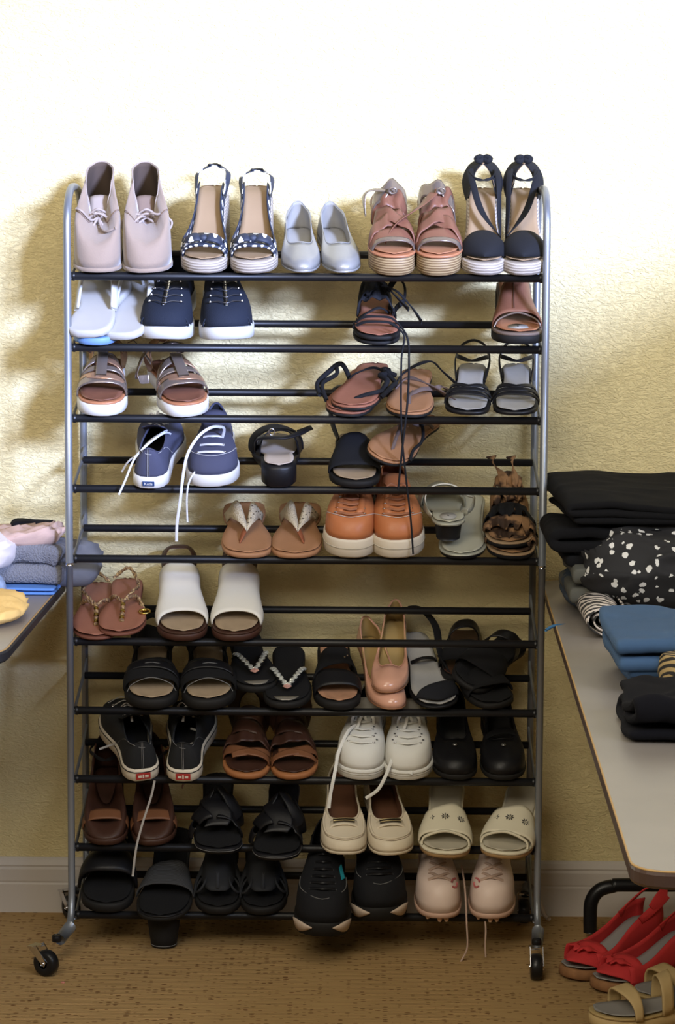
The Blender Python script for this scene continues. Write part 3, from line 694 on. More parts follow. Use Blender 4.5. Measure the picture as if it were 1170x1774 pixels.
# ======================= tier 3
def rosesandal(label, side, xt, xh, extra):
    s = Shoe('strap_sandal', label, 'sandal', 'pair of metallic strap platform sandals', .25, .096, side, plat=.026, spring=.002)
    s.sole(whiterub, .02, out=.004, name='platform_sole', round_=.004); s.sole(cognac_rim, .005, 'follow', .001, 'footbed_rim', dz=.004); s.insole(cognac, .0055)
    s.band(pewter, lambda q: .86-.05*q*q, lambda q: .76-.02*q*q, .034, .042, 'toe_band', wide=1.08)
    s.band(rose, lambda q: .83-.10*q*q-.03*q, lambda q: .75-.05*q*q-.03*q, .040, .046, 'toe_band', wide=1.06)
    s.band(pewter, lambda q: .70-.03*q*q, lambda q: .64-.03*q*q, .046, .050, 'toe_band', wide=1.07)
    s.band(rose, lambda q: .58-.05*q, lambda q: .51-.05*q, .052, .058, 'instep_band', wide=1.08)
    s.band(pewter, lambda q: .58+.07*q, lambda q: .48+.07*q, .055, .061, 'instep_band', wide=1.06)
    Q = [s.foot(u, 0, z) for u, z in ((.80, .044), (.70, .052), (.60, .060), (.50, .066))]; MB().ribbon(crom(Q, 4), [V((0, .4, 1))]*13, .022, .003).build('centre_strap', pewter, s.root)
    s.strap(rose, [(-1, .20, .0), (-1, .06, .03), (0, -.02, .05), (1, .06, .03), (1, .20, .0)], .024, .002, 'heel_counter')
    s.strap(pewter if extra else rose, [(-1, .14, .035), (-1.15, .30, .060), (0, .38, .078), (1.15, .30, .060), (1, .14, .035)], .013, .002, 'ankle_strap')
    if extra: s.strap(pewter, [(.9, .28, .065), (1.9, .40, .060), (2.1, .58, .030), (1.5, .55, .02)], .018, .002, 'loose_strap'); s.strap(rose, [(.2, .30, .075), (1.2, .20, .085), (2.6, .22, .070)], .014, .002, 'loose_strap')
    else: s.strap(pewter, [(0, .34, .08), (-1.2, .26, .085), (-2.2, .36, .070), (-2.6, .52, .045)], .014, .002, 'loose_strap'); s.strap(rose, [(.6, .34, .07), (1.6, .30, .085), (2.4, .24, .080)], .015, .002, 'loose_strap')
    s.place(3, xt, xh, over=.022); return s
rosesandal('left rose gold strap sandal on a white platform sole beside the left frame', 1, 174, 190, False)
rosesandal('right rose gold strap sandal on a white platform sole, third tier', -1, 330, 278, True)

def thongsandal(label, k, xt, xh, ft, st, lift=0, side=1, over=.02, group=None, L=.25, W=.10, wrap=True, med=-.15, **kw):
    s = Shoe('thong_sandal', label, 'sandal', group, L, W, side, plat=.009, spring=.002)
    s.sole(blk_sole, .006, name='sole', dz=-.003); s.sole(ft, .004, 'follow', -.0005, 'footbed_edge', dz=.001); s.insole(ft, .0016, k=.96)
    if wrap: s.thong(st, .78, .46, .018, .008, .002, med=med)
    s.place(k, xt, xh, lift=lift, over=over, **kw) if k else None
    return s
thongsandal('lower brown thong sandal of the stack at the centre of the third tier', 3, 596, 640, brown_in, blk_f, 0, wrap=False, group='brown thong sandals with black ties', over=.016)
s = Shoe('thong_sandal', 'upper brown thong sandal with black knotted ties on its right, third tier', 'sandal', 'brown thong sandals with black ties', .25, .102, 1, plat=.009, spring=.002)
s.sole(blk_sole, .006, dz=-.003); s.sole(brown_in, .004, 'follow', -.0005, 'footbed_edge', dz=.001); s.insole(brown_in, .0016, k=.96)
s.strap(blk_f, [(.95, .36, .002), (.5, .34, .016), (-.3, .28, .018), (-1.0, .24, .004)], .007, .002, 'instep_strap') if False else s.strap(blk_f, [(1.05, .40, 0), (.7, .38, .012), (-.3, .24, .014), (-1.05, .22, 0)], .007, .003, 'instep_strap')
s.strap(blk_f, [(.05, .82, .001), (-.4, .80, .008), (-.8, .78, .012), (-1.15, .74, .014)], .008, .003, 'toe_strap')
s.cord(blk_f, [(-1.0, .72, .006), (-1.3, .60, .02), (-1.0, .50, .022), (-1.35, .42, .018), (-1.05, .30, .016), (-1.3, .24, .008)], .006, 'knotted_tie')
s.cord(blk_s, [(-1.1, .80, .004), (-1.5, .66, .016), (-1.8, .50, .008), (-1.4, .40, .02), (-1.9, .34, .008)], .005, 'knotted_tie')
s.cord(blk_f, [(1.05, .36, .0), (1.6, .34, .03), (2.2, .42, .02), (2.0, .60, .01), (1.5, .74, .0)], .0055, 'knotted_tie')
s.cord(blk_s, [(1.2, .80, -.006), (1.7, .62, .012), (1.5, .48, .02), (1.9, .36, .026)], .0045, 'knotted_tie')
s.place(3, 606, 652, over=.022, lift=.014, roll=-.05)
s = thongsandal('tan thong sandal with taupe crossed ties right of the brown stack, third tier', None, 0, 0, tan_f, pewter, wrap=False)
tie = mat('taupe_tie', (.12, .085, .075), .7)
s.strap(tie, [(0, .80, .001), (.02, .74, .012), (-.1, .64, .016)], .006, .003, 'toe_strap')
s.strap(tie, [(0, .70, .014), (-.5, .62, .018), (-1.1, .54, .012), (-1.7, .50, .012), (-2.3, .60, .0)], .010, .003, 'crossed_tie')
s.strap(tie, [(.95, .50, .0), (.5, .40, .018), (-.3, .46, .022), (-1.2, .58, .016), (-1.9, .72, .003)], .014, .003, 'crossed_tie')
s.strap(blk_f, [(1.05, .44, .0), (.9, .34, .016), (0, .22, .030), (-1.0, .20, .038), (-1.9, .34, .030), (-2.4, .54, .02)], .010, .003, 'ankle_tie')
s.place(3, 706, 724, over=.02)

def heelring(label, side, xt, xh):
    s = Shoe('heeled_sandal', label, 'sandal', 'pair of black open toe ankle strap sandals', .215, .092, side, heel=.020, plat=.014, spring=.002, arch=.66, square=.12)
    s.sole(blk, .008, 'follow', .001, 'sole'); s.heelblock(blk); s.sole(blk, .01, out=-.003, name='platform') if False else None
    s.insole(greyin, .0018, k=.88)
    s.band(blk, lambda q: .83-.03*q*q, lambda q: .79, .024, .028, 'toe_band', wide=1.04)
    s.band(blk, lambda q: .775-.05*abs(q), lambda q: .74-.05*abs(q), .027, .031, 'toe_band', wide=1.05)
    s.band(blk, lambda q: .72-.10*abs(q), lambda q: .69-.12*abs(q), .030, .033, 'toe_band', wide=1.05)
    s.strap(blk, [(-1.0, .34, .0), (-1.15, .14, .022), (-.85, -.0, .040), (0, -.04, .050), (.85, -.0, .040), (1.15, .14, .022), (1.0, .34, .0)], .008, .0022, 'heel_strap', cen=.3)
    s.strap(blk, [(-1.1, .06, .024), (-.95, .20, .034), (0, .30, .038), (.95, .20, .034), (1.1, .06, .024)], .009, .0022, 'ankle_strap')
    c = s.foot(.15, -side*.0, 0)
    a, b_ = s.lr(.15); p = V((b_ if side < 0 else a, .12*s.L, s.zb(.15)+.030))
    MB().tube([p+V((0, .006*cos(t), .007*sin(t))) for t in [2*pi*i/12 for i in range(12)]], .0013, 6, True).build('buckle', steel, s.root)
    s.place(3, xt, xh, over=.018); return s
heelring('left black ankle strap sandal with a grey insole, third tier', 1, 808, 820)
heelring('right black ankle strap sandal with a grey insole beside the right frame', -1, 893, 893)

# ======================= tier 4
def canvas(name, label, group, k, side, xt, xh, mu, ms, ml, rev=False, L=.258, W=.102, foxing=.026, extras=None, hs=None, u1=.52, lacecol=None, over=.022, cat='sneaker', rows=4, lin=None, spring=.004, fs=.34, t0=.40, stripe=None, lift=0):
    s = Shoe(name, label, cat, group, L, W, side, plat=foxing, spring=spring)
    s.sole(ms, foxing, out=.0035, name='sole', round_=.003)
    s.sole(ms, .004, 'follow', .0025, 'foxing_top', dz=.002) if False else None
    s.upper(mu, .03, u1, .74, hs or ((0, .058), (.3, .042), (.6, .046), (.85, .052), (1, .052)), puff=.86, sq=.85, ns=14, tb=.46, lining=lin or blk_f)
    s.insole(lin or blk_f, k=.85, lift=.002)
    s.collar(mu, .0018)
    P = []
    for i in range(8):
        t = i/7; u = u1+.08-.24*t; z = .046+.030*t
        P.append([V((x*W, u*L, s.zb(u)+z-.8*x*x*.12)) for x in (-.24, -.12, 0, .12, .24)])
    b = MB(); b.grid(P); b.build('tongue', mu, s.root, solid=.002)
    if rows: s.lace_rows(ml, fs, t0, .99, rows, flat=.0055, cross=False, eyelet=steel)
    # sole stripe
    R = []
    for i in range(NO+1):
        p = s.loop[i % NO]; u = p.y/L; cx = sum(s.lr(u))/2; c = V((cx, min(max(p.y, .18*L), .82*L), 0)); d = (p-c).normalized(); q = p+d*.0038; q.z = s.zb(u)-.006; R.append(q)
    if stripe: MB().tube(R[:-1], .0011, 6, True).build('sole_stripe', stripe, s.root)
    if extras: extras(s)
    s.place(k, xt, xh, rev=rev, over=over, lift=lift); return s
def heel_text(s, txt, mplate, mtext, w_=.024, h_=.010, z=.013, cap=.0085):
    p = s.loop[0]; c = V((p.x, -.0046, z)); b = MB().box(c, (w_, .0018, h_)); pl = b.build('heel_label', mplate, s.root, bevel=.0006, smooth=False)
    cu = bpy.data.curves.new('lettering', 'FONT'); cu.body = txt; cu.size = cap; cu.extrude = .0003; cu.align_x = 'CENTER'; cu.align_y = 'CENTER'
    cu.materials.append(mtext); tmp = bpy.data.objects.new('tmp', cu); C.objects.link(tmp); bpy.context.view_layer.update()
    me = bpy.data.meshes.new_from_object(tmp.evaluated_get(bpy.context.evaluated_depsgraph_get())); bpy.data.objects.remove(tmp)
    o = bpy.data.objects.new('lettering', me); C.objects.link(o); o.parent = pl
    o.location = c+V((0, -.0013, 0)); o.rotation_euler = (pi/2, 0, 0)
def seam_heel(m_):
    def f(s):
        for dx in (-.0015, .0015): MB().tube([s.surf(0, t)+V((dx, -.0016, 0)) for t in [i/8 for i in range(9)]], .0005, 4).build('back_seam', m_, s.root)
        MB().tube(crom([s.surf(f_, t)+V((0, -.0012, 0)) for f_, t in ((-1.35, .1), (-1.2, .75), (-.6, .86), (0, .80), (.6, .86), (1.2, .75), (1.35, .1))], 5), .0006, 4).build('counter_seam', m_, s.root)
    return f
def exK(s):
    seam_heel(stitch)(s); heel_text(s, 'Keds', label_navy, whiterub)
    c = s.surf(pi, 1)+V((0, -.012, .024)); s.bow(whitelace, c, .0018, size=.018, ends=((.01, -.01, .01),))
    s.hang(whitelace, [at(296, 752, Y=.09), at(285, 750, Y=.06), at(262, 765, Y=.02), at(238, 788, Y=-.005), at(228, 805, Y=-.01), at(218, 830, Y=-.012), at(206, 857, Y=-.012)], .0042)
    s.hang(whitelace, [at(290, 745, Y=.09), at(262, 762, Y=.05), at(240, 785, Y=.03), at(222, 800, Y=.02), at(211, 818, Y=.02)], .0036)
canvas('canvas_sneaker', 'left navy canvas sneaker with its heel label facing forward, fourth tier', 'pair of navy canvas sneakers with white laces', 4, 1, 258, 285, canvasblue, whiterub, whitelace, rev=True, extras=exK, W=.100, over=.024)
def exK2(s):
    MB().tube(crom([s.surf(pi+f_, t)+V((0, .0005, .001)) for f_, t in ((-1.25, .12), (-1.0, .28), (-.5, .34), (0, .34), (.5, .34), (1.0, .28), (1.25, .12))], 5), .0006, 4).build('toe_seam', stitch, s.root)
    s.hang(whitelace, [at(383, 765, Y=.07), at(388, 742, Y=.05), at(368, 740, Y=.03), at(345, 755, Y=.0), at(326, 785, Y=-.025), at(318, 820, Y=-.03), at(312, 870, Y=-.03), at(307, 905, Y=-.03), at(306, 938, Y=-.03)], .0058)
    s.hang(whitelace, [at(352, 800, Y=.0), at(330, 830, Y=-.01), at(324, 860, Y=-.012), at(325, 905, Y=-.012)], .0035)
canvas('canvas_sneaker', 'right navy canvas sneaker with a lace hanging far below the rail', 'pair of navy canvas sneakers with white laces', 4, -1, 366, 376, canvasblue, whiterub, whitelace, extras=exK2, W=.104)

# black buckle sandal, heel forward
s = Shoe('buckle_sandal', 'black wedge sandal with wide buckled strap, heel toward the front, fourth tier', 'sandal', None, .235, .10, 1, heel=.030, plat=.016, spring=.003, arch=.66, heelw=1.0)
s.sole(blk, .02, out=.002, round_=.004); s.insole(mat('pale_grey_insole', (.45, .38, .32), .6, .1, 100), .002, k=.90)
s.band(blk_s, lambda q: .93-.1*q*q, lambda q: .62+.05*q, .030, .050, 'toe_band', wide=1.15)
s.band(blk, lambda q: .60+.08*q, lambda q: .46+.05*q, .048, .056, 'instep_band', wide=1.12)
s.strap(blk, [(-1.1, .55, .010), (-1.35, .36, .038), (-.6, .24, .044), (.4, .22, .044), (1.35, .30, .050), (1.9, .40, .058), (1.85, .50, .058), (1.2, .46, .05)], .011, .003, 'ankle_strap')
p = V((-.012, .26*s.L, s.zb(.2)+.052)); MB().tube([p+V((.006*cos(t), 0, .007*sin(t))) for t in [2*pi*i/12 for i in range(12)]], .0013, 6, True).build('buckle', steel, s.root)
s.place(4, 484, 476, rev=True, over=.016)

s = Shoe('wedge_sandal', 'black open toe wedge with worn insole tucked under a brown thong sandal', 'sandal', None, .220, .100, 1, heel=.012, plat=.014, spring=.002, arch=.62)
s.sole(blk_sole, .02, out=.003, round_=.004); s.insole(cream_in, .002, k=.90)
s.band(blk_f, lambda q: .85-.05*q*q, lambda q: .45+.02*q, .024, .054, 'vamp', wide=1.08, nv=8)
s.strap(blk, [(.95, .30, .02), (1.35, .12, .045), (1.4, .0, .085), (1.0, -.05, .10), (.3, -.05, .10), (-.8, -.02, .085)], .014, .003, 'sling_strap')
s.place(4, 616, 612, over=.016)
s = thongsandal('tan thong sandal with dark crossed ties lying tilted over a black wedge', None, 0, 0, tan_f, tie, wrap=False, W=.098)
s.strap(tie, [(-.1, .80, .001), (.05, .70, .014), (.25, .58, .022), (.55, .46, .040)], .007, .003, 'toe_strap')
s.cord(tie, [(.5, .5, .03), (.1, .30, .045), (-.6, .30, .045), (-.2, .44, .03), (.5, .48, .028)], .0028, 'tie_loop')
s.cord(blk_f, [(-.2, .38, .03), (-.8, .46, .030), (-1.05, .60, .02), (-.9, .74, .012), (-1.1, .84, .0)], .0035, 'crossed_tie')
s.strap(tie, [(-.9, .20, .0), (-.8, .32, .022), (-.4, .44, .026), (.4, .40, .02), (1.0, .42, .0)], .008, .003, 'crossed_tie')
s.place(4, 655, 752, over=.010, lift=.050, roll=.25, dy=-.01, pitch=-.04)

# ======================= tier 5
def crochetflip(label, side, xt, xh, k):
    s = Shoe('thong_sandal', label, 'sandal', 'pair of tan thongs with crochet straps', .255, .106, side, plat=.010, spring=.002, heelw=1.25, square=.10)
    s.sole(tan_f, .010, out=.000); s.insole(tan_f, .0012, k=.97)
    md = .15*side
    s.strap(mat('rust_thong', (.25, .08, .035), .6), [(md*2, .80, .0), (md*1.2, .74, .010), (-.0, .64, .016)], .011, .003, 'toe_strap')
    b = MB(); P = []
    for sgn, h0 in ((-1, .014), (1, .016)):
        P = []
        for i in range(14):
            t = i/13; u0_ = .66-.30*t; cq = sgn*(t**1.1)*1.02; hw_ = .05+.06*sin(pi*min(1, t*1.15))+.02
            a = s.foot(u0_+hw_*(.6-.2*t), cq*.99, h0+.014*sin(pi*t)); c_ = s.foot(u0_-hw_*.9, cq*.96, h0+.030*sin(pi*t)+.006)
            P.append([a.lerp(c_, j/5)+V((0, 0, .004*sin(pi*j/5)+.0015*sin(9*t+j))) for j in range(6)])
        b = MB(); b.grid(P); b.build('crochet_strap', crochet, s.root, solid=.0022)
        for i in range(1, 12, 1):      # open-work holes shown as dark knots of the crochet
            for j in (1, 3):
                if (i+j) % 2: continue
                p = (P[i][j]+P[i+1][j+1])/2+V((0, 0, .0013)); MB().lathe([(.0008, 0), (.0019, .0002), (.0019, .0006), (.0008, .0008)], p, n=6).build('open_stitch', mat('stitch_hole', (.10, .07, .04), .9), s.root)
    s.strap(crochet, [(-1.0, .36, .0), (-1.05, .16, .02), (-.6, .0, .022), (0, -.02, .02), (.6, .0, .022), (1.05, .16, .02), (1.0, .36, .0)], .010, .002, 'heel_strap') if False else None
    s.place(5, xt, xh, over=.022); return s
crochetflip('left tan thong sandal with a cream crochet strap, fifth tier', 1, 430, 424, 0)
crochetflip('right tan thong sandal with a cream crochet strap, beside the orange sneakers', -1, 512, 520, 1)

def exR(s):
    MB().tube(crom([s.surf(pi+f_, t)+V((0, .0005, .001)) for f_, t in ((-1.2, .05), (-.85, .22), (-.4, .34), (0, .37), (.4, .34), (.85, .22), (1.2, .05))], 5), .0008, 4).build('toe_seam', stitch, s.root)
    for q in (-1, 1):
        A, B = s.surf(pi+q*.12, .72), s.surf(pi+q*.40, .98)
        P = [[s.surf(pi+q*(.13+.26*t)+q*k*.22, .44+.54*t-.02*k)+V((0, 0, .0022)) for k in (0, 1)] for t in [i/6 for i in range(7)]]
        b = MB(); b.grid(P); b.build('eyestay', rust, s.root, solid=.002)
    s.bow(rust_l, s.surf(pi, .98)+V((0, .0, .010)), .0018, flat=.004, size=.026, ends=((.02, .03, -.02), (-.02, .03, -.018)))
    R = []
    for i in range(NO):
        p = s.loop[i]; u = p.y/s.L; c = V((sum(s.lr(u))/2, min(max(p.y, .18*s.L), .82*s.L), 0)); d = (p-c).normalized(); q = p+d*.0038; q.z = s.zb(u)*.58; R.append(q)
    MB().tube(R, .0012, 6, True).build('sole_groove', mat('sole_groove', (.40, .36, .29), .6), s.root)
for lab, sd, xt, xh in (('left rust orange leather sneaker with brown laces and thick cream sole', 1, 603, 622), ('right rust orange leather sneaker with brown laces and thick cream sole', -1, 692, 676)):
    canvas('leather_sneaker', lab, 'pair of rust orange leather sneakers', 5, sd, xt, xh, rust, offwhite, rust_l, L=.272, W=.106, foxing=.040, extras=exR, lin=rust_dk, u1=.56, hs=((0, .080), (.3, .058), (.6, .060), (.85, .064), (1, .060)), rows=6, fs=.36, t0=.40, over=.020)

# silver sandals, stacked
s = Shoe('slingback_sandal', 'lower silver grey sandal under its reversed mate, fifth tier', 'sandal', 'stacked silver grey heeled sandals', .235, .094, -1, plat=.008, spring=.002, heel=.03)
s.sole(blk, .008, out=.001, name='sole'); s.sole(pewsilver, .003, 'follow', .003, 'footbed_edge', dz=.002); s.insole(olive_in, .003)
s.place(5, 798, 812, over=.018)
s = Shoe('slingback_sandal', 'upper silver grey sandal with the heel toward the front, fifth tier', 'sandal', 'stacked silver grey heeled sandals', .235, .090, 1, plat=.012, spring=.003, heel=.030, heelw=1.1)
s.sole(pewsilver, .006, 'follow', .001, 'sole'); s.heelblock(blk); s.insole(olive_in, .0015, k=.95)
s.band(pewsilver, lambda q: .96-.20*q*q, lambda q: .50+.12*q*q, .020, .060, 'vamp', wide=1.12, nv=8)
s.strap(mat('pale_piping', (.62, .62, .58), .4), [(-1.35, .40, .012), (-1.30, .47, .035), (-.8, .505, .055), (0, .50, .062), (.8, .47, .055), (1.3, .40, .040), (1.75, .30, .034)], .005, .002, 'strap_piping')
s.strap(pewsilver, [(1.75, .30, .036), (1.6, .24, .020), (1.2, .16, .010), (.9, .20, .004)], .012, .0025, 'sling_strap')
s.strap(pewsilver, [(-1.35, .42, .014), (-1.5, .32, .018), (-1.25, .2, .008), (-1, .16, .0)], .010, .0025, 'sling_strap')
MB().lathe([(.002, 0), (.017, .0008), (.017, .0014), (.002, .002)], (0, .12*s.L, s.zb(.12)+.0035), n=20).build('heel_pad', greyin, s.root)
s.place(5, 778, 760, rev=True, over=.006, lift=.030)

def ruffle(label, side, xt, xh, lift, over):
    s = Shoe('ruffled_sandal', label, 'sandal', 'brown patterned ruffle sandals', .235, .098, side, plat=.010, spring=.002, heel=.01)
    s.sole(blk_s, .010, out=.002); s.sole(tan_in, .003, 'follow', .002, 'footbed_edge', dz=.001); s.insole(leopard, .003)
    for i, (u, h, mm) in enumerate(((.84, .022, leopard), (.70, .034, blk_s), (.52, .048, leopard), (.36, .060, leopard))):
        s.band(mm, lambda q, u=u: u+.03*sin(6*q+i), lambda q, u=u: u-.13, h, h+.012, 'ruffle', wide=1.08, nu=40, nv=6, wav=lambda q, t, i=i: V((.002*sin(20*q), .010*(1-t)*sin(16*q+i*2), .008*(1-t)*cos(13*q+i))))
    s.place(5, xt, xh, over=over, lift=lift); return s
s = ruffle('lower brown ruffled sandal at the right end of the fifth tier', 1, 886, 886, 0, .018)
s = ruffle('upper brown and black ruffled sandal heaped at the right end of the fifth tier', -1, 884, 876, .020, .010)
for q in (-1, 1):
    Q = crom([V((q*.004, .10, .068)), V((q*.012, .07, .086)), V((q*.03*(1 if q > 0 else .3), .05, .104)), V((q*.034*(1 if q > 0 else .2), .03, .112))], 5)
    MB().ribbon(Q, [V((0, 1, .3))]*len(Q), [.012+.010*sin(i*.5) for i in range(len(Q))], .004).build('bow_tail', leopard, s.root)

# ======================= tier 6
braid = mat('bronze_braid', (.17, .10, .06), .45, .6, 300, metal=.3, col2=(.45, .30, .14), vscale=160)
def braidthong(label, side, xt, xh, lift, big, over=.02):
    s = Shoe('thong_sandal', label, 'sandal', 'brown thong sandals with braided straps', .25, .100, side, plat=.008, spring=.002)
    s.sole(mat('brown_sole', (.14, .05, .03), .6), .007, dz=-.002); s.insole(brown_in, .0014, k=.98)
    for i in range(7):
        t = i/6; p = s.foot(.80-.20*t, 0, .004+.018*t); MB().lathe([(.001, -.004), (.0052, -.002), (.0052, .002), (.001, .004)], p, 'Y', 8).build('gold_bead', gold if i % 2 else braid, s.root)
    for a in (0, 1):
        for q in (-1, 1):
            P = [s.foot(.60, .0, .022), s.foot(.54, q*.4, .026), s.foot(.47, q*.75, .020), s.foot(.42+.14*(big and q*side > 0), q*.98, 0)]
            P = crom(P, 8); P = [p+V((.0022*cos(i*.9+a*pi), 0, .0022*sin(i*.9+a*pi))) for i, p in enumerate(P)]
            MB().tube(P, .0027, 6).build('braided_strap', braid, s.root)
        P = crom([s.foot(.60, 0, .022), s.foot(.50, .5*side, .036), s.foot(.34, .85*side, .042), s.foot(.2, .2*side, .05), s.foot(.24, -.8*side, .045)], 8)
        MB().tube([p+V((.002*cos(i*.9+a*pi), 0, .002*sin(i*.9+a*pi))) for i, p in enumerate(P)], .0024, 6).build('ankle_braid', braid, s.root)
    if big:
        p = s.foot(.66, side*.95, .006)
        MB().tube([p+V((.011*cos(t), .010*sin(t), .004)) for t in [2*pi*i/18 for i in range(18)]], .0022, 8, True).build('gold_ring', gold, s.root)
        MB().lathe([(.001, -.001), (.006, 0), (.001, .003)], p+V((0, 0, .004)), n=12).build('gold_stud', gold, s.root)
    s.place(6, xt, xh, over=over, lift=lift); return s
braidthong('left brown thong sandal with beaded braid, tucked under its mate', 1, 166, 172, 0, False)
braidthong('right brown thong sandal with beaded braid and a round gold ring', -1, 208, 222, .010, True, over=.024)

def whiteslide(label, side, xt, xh):
    s = Shoe('slide_sandal', label, 'sandal', 'pair of white wide band slides', .25, .098, side, heel=.045, plat=.016, spring=.004, arch=.62)
    s.sole(mat('dark_brown_sole', (.055, .022, .015), .5), .016, out=.004, round_=.005); s.sole(dkbrown, .004, 'follow', .003, 'footbed_rim', dz=.003); s.insole(cream_in, .004)
    s.band(dkbrown, lambda q: .98-.14*q*q, lambda q: .90-.12*q*q, .005, .006, 'toe_rim', wide=1.0) if False else None
    s.band(whitel, lambda q: .80-.02+.04*q*q, lambda q: .34-.02*q*q, .028, .056, 'wide_band', nv=10, wide=1.06, wide2=1.36, n=2.8)
    s.strap(dkbrown, [(-.9, .22, .0), (-1.0, .08, .018), (-.7, -.01, .028), (0, -.03, .030), (.7, -.01, .028), (1.0, .08, .018), (.9, .22, .0)], .018, .0025, 'heel_rim')
    s.place(6, xt, xh, over=.024); return s
whiteslide('left white leather slide with a wide plain band, sixth tier', 1, 318, 312)
whiteslide('right white leather slide with a wide plain band, sixth tier', -1, 408, 416)

# ======================= tier 7
def velcro(label, side, xt, xh):
    s = Shoe('strap_sandal', label, 'sandal', 'pair of black two strap sandals', .25, .106, side, plat=.022, spring=.004, heel=.012)
    s.sole(blk_sole, .02, out=.004, round_=.004); s.insole(cream_in, .002, k=.90)
    s.band(blk_s, lambda q: .86-.03*q*q, lambda q: .64+.05*q*side, .034, .050, 'toe_band', wide=1.1, nv=7)
    s.band(blk, lambda q: .76-.02*q, lambda q: .67-.02*q, .045, .051, 'overlap_strap', wide=1.12, q0=0 if side > 0 else .18, q1=.82 if side > 0 else 1)
    s.strap(gstitch, [(-1.05, .87, .004), (-.8, .872, .022), (0, .875, .036), (.8, .872, .022), (1.05, .87, .004)], .0016, .0012, 'edge_piping')
    s.strap(gstitch, [(.95, .70, .020), (.6, .705, .040), (0, .715, .0505), (-.6, .72, .044)], .0014, .0012, 'strap_edge')
    s.band(blk_s, lambda q: .46, lambda q: .30, .060, .072, 'ankle_band', wide=1.12, wav=lambda q, t: V((0, 0, .003*sin(6*q))))
    s.strap(blk_s, [(-1, .22, .0), (-1.05, .06, .035), (0, -.02, .055), (1.05, .06, .035), (1, .22, .0)], .035, .003, 'heel_counter')
    s.place(7, xt, xh, over=.020); return s
velcro('left black two strap walking sandal, seventh tier', 1, 262, 268)
velcro('right black two strap walking sandal, seventh tier', -1, 363, 358)

def jewelflip(label, side, xt, xh, lift, over, dy=0):
    s = Shoe('jewelled_flip_flop', label, 'sandal', 'black jewelled flip flops', .25, .100, side, plat=.014, spring=.002)
    s.sole(blk_sole, .014, out=.001, round_=.003); s.insole(blk_s, .001, k=.94)
    P = [s.foot(u, q, .001) for u, q in ()]
    b = MB(); b.grid([[s.foot(.90+.07*t, q*(1-.22*t), .003) for q in (-.62, -.3, 0, .3, .62)] for t in (0, .35, .7, 1)]); b.build('toe_shine', mat('silver_print', (.30, .28, .24), .35, .6, 200, metal=.5), s.root, solid=.001)
    for sg in (-1, 1):
        Q = crom([s.foot(.80, 0, .010), s.foot(.70, sg*.36, .022), s.foot(.58, sg*.70, .026), s.foot(.46, sg*.96, .004)], 6)
        MB().ribbon(Q, [V((p.x, -.01, .03)) for p in Q], .012, .003).build('strap', blk, s.root)
        for i in range(1, 16, 1):
            p = Q[min(i, len(Q)-1)]
            MB().lathe([(.0020, .0), (.0054, .0018), (.0038, .0042), (.0005, .0050)], p+V((.0014*(-1)**i, .001, .0012)), n=6).build('rhinestone', jewel, s.root, smooth=False)
    MB().lathe([(.002, 0), (.0095, .002), (.006, .006), (.001, .007)], s.foot(.81, 0, .012), n=4).build('centre_stone', jewel_p, s.root, smooth=False)
    s.place(7, xt, xh, over=over, lift=lift, dy=dy); return s
jewelflip('left black flip flop with a rhinestone strap, pushed back on the rails', 1, 446, 424, .018, -.020)
jewelflip('right black flip flop with a rhinestone strap and pink centre stone', -1, 497, 500, .006, .026)

s = Shoe('slide_sandal', 'black slide with a tan footbed left of the nude pumps, seventh tier', 'sandal', None, .245, .094, 1, plat=.018, spring=.003, heel=.015)
s.sole(blk_sole, .016, out=.003, round_=.004); s.insole(mat('rust_footbed', (.36, .19, .11), .6, .3, 90, var=.4, vscale=40), .002, k=.92)
s.band(blk, lambda q: .87-.02*q*q, lambda q: .70-.03*q, .026, .040, 'toe_band', wide=1.08); s.band(blk_s, lambda q: .64+.06*q, lambda q: .44+.02*q, .044, .056, 'instep_band', wide=1.1)
for u, q in ((.62, -.4), (.56, -.6)): MB().lathe([(.001, 0), (.0025, .001), (.001, .002)], s.foot(u, q, .058), n=8).build('stud', steel, s.root)
s.place(7, 587, 578, over=.018)

def pump(label, side, xt, xh, lift, over, heelh=.048):
    s = Shoe('pump', label, 'shoe', 'stacked nude patent pumps', .24, .082, side, heel=heelh, plat=.006, toe=.16, spring=.004, arch=.66, heelw=.92)
    s.sole(mat('tan_sole', (.30, .14, .07), .5), .004, 'follow', 0); s.heelblock(nude, .82, .42, .20); s.insole(nude_in, .0015, k=.9)
    s.upper(nude, .02, .72, .93, ((0, .052), (.25, .040), (.55, .028), (.85, .024), (1, .032)), puff=.85, sq=.75, lining=nude_in); s.collar(nude, .0010)
    s.place(7, xt, xh, over=over, lift=lift, pitch=0); return s
pump('lower nude patent pump beneath its mate on the seventh tier', 1, 684, 632, 0, .020)
pump('upper nude patent pump stacked on its mate, seventh tier', -1, 671, 684, .030, .012)

# black open sandal with grey insole, lying askew
s = Shoe('strap_sandal', 'black thin strap sandal with a pale grey insole right of the nude pumps', 'sandal', None, .25, .094, -1, plat=.010, spring=.002, heel=.04, arch=.7)
s.sole(blk, .006, 'follow', .002); s.heelblock(blk); s.insole(greyin, .0015, k=.96)
s.band(blk_f, lambda q: .97-.12*q*q, lambda q: .80+.06*q, .010, .028, 'toe_band', wide=1.06); s.strap(blk, [(-1.0, .40, 0), (-.6, .42, .014), (.2, .44, .020), (1, .40, 0)], .009, .003, 'instep_strap')
s.strap(blk_s, [(-1, .60, .0), (-1.2, .40, .02), (-1.3, .20, .04), (-.8, -.02, .05), (0, -.05, .05)], .022, .003, 'side_wall'); s.strap(blk_s, [(-1.0, .78, .0), (-1.1, .62, .012), (-1.1, .44, .020)], .022, .004, 'side_wall')
s.place(7, 766, 708, over=.016, lift=.002)
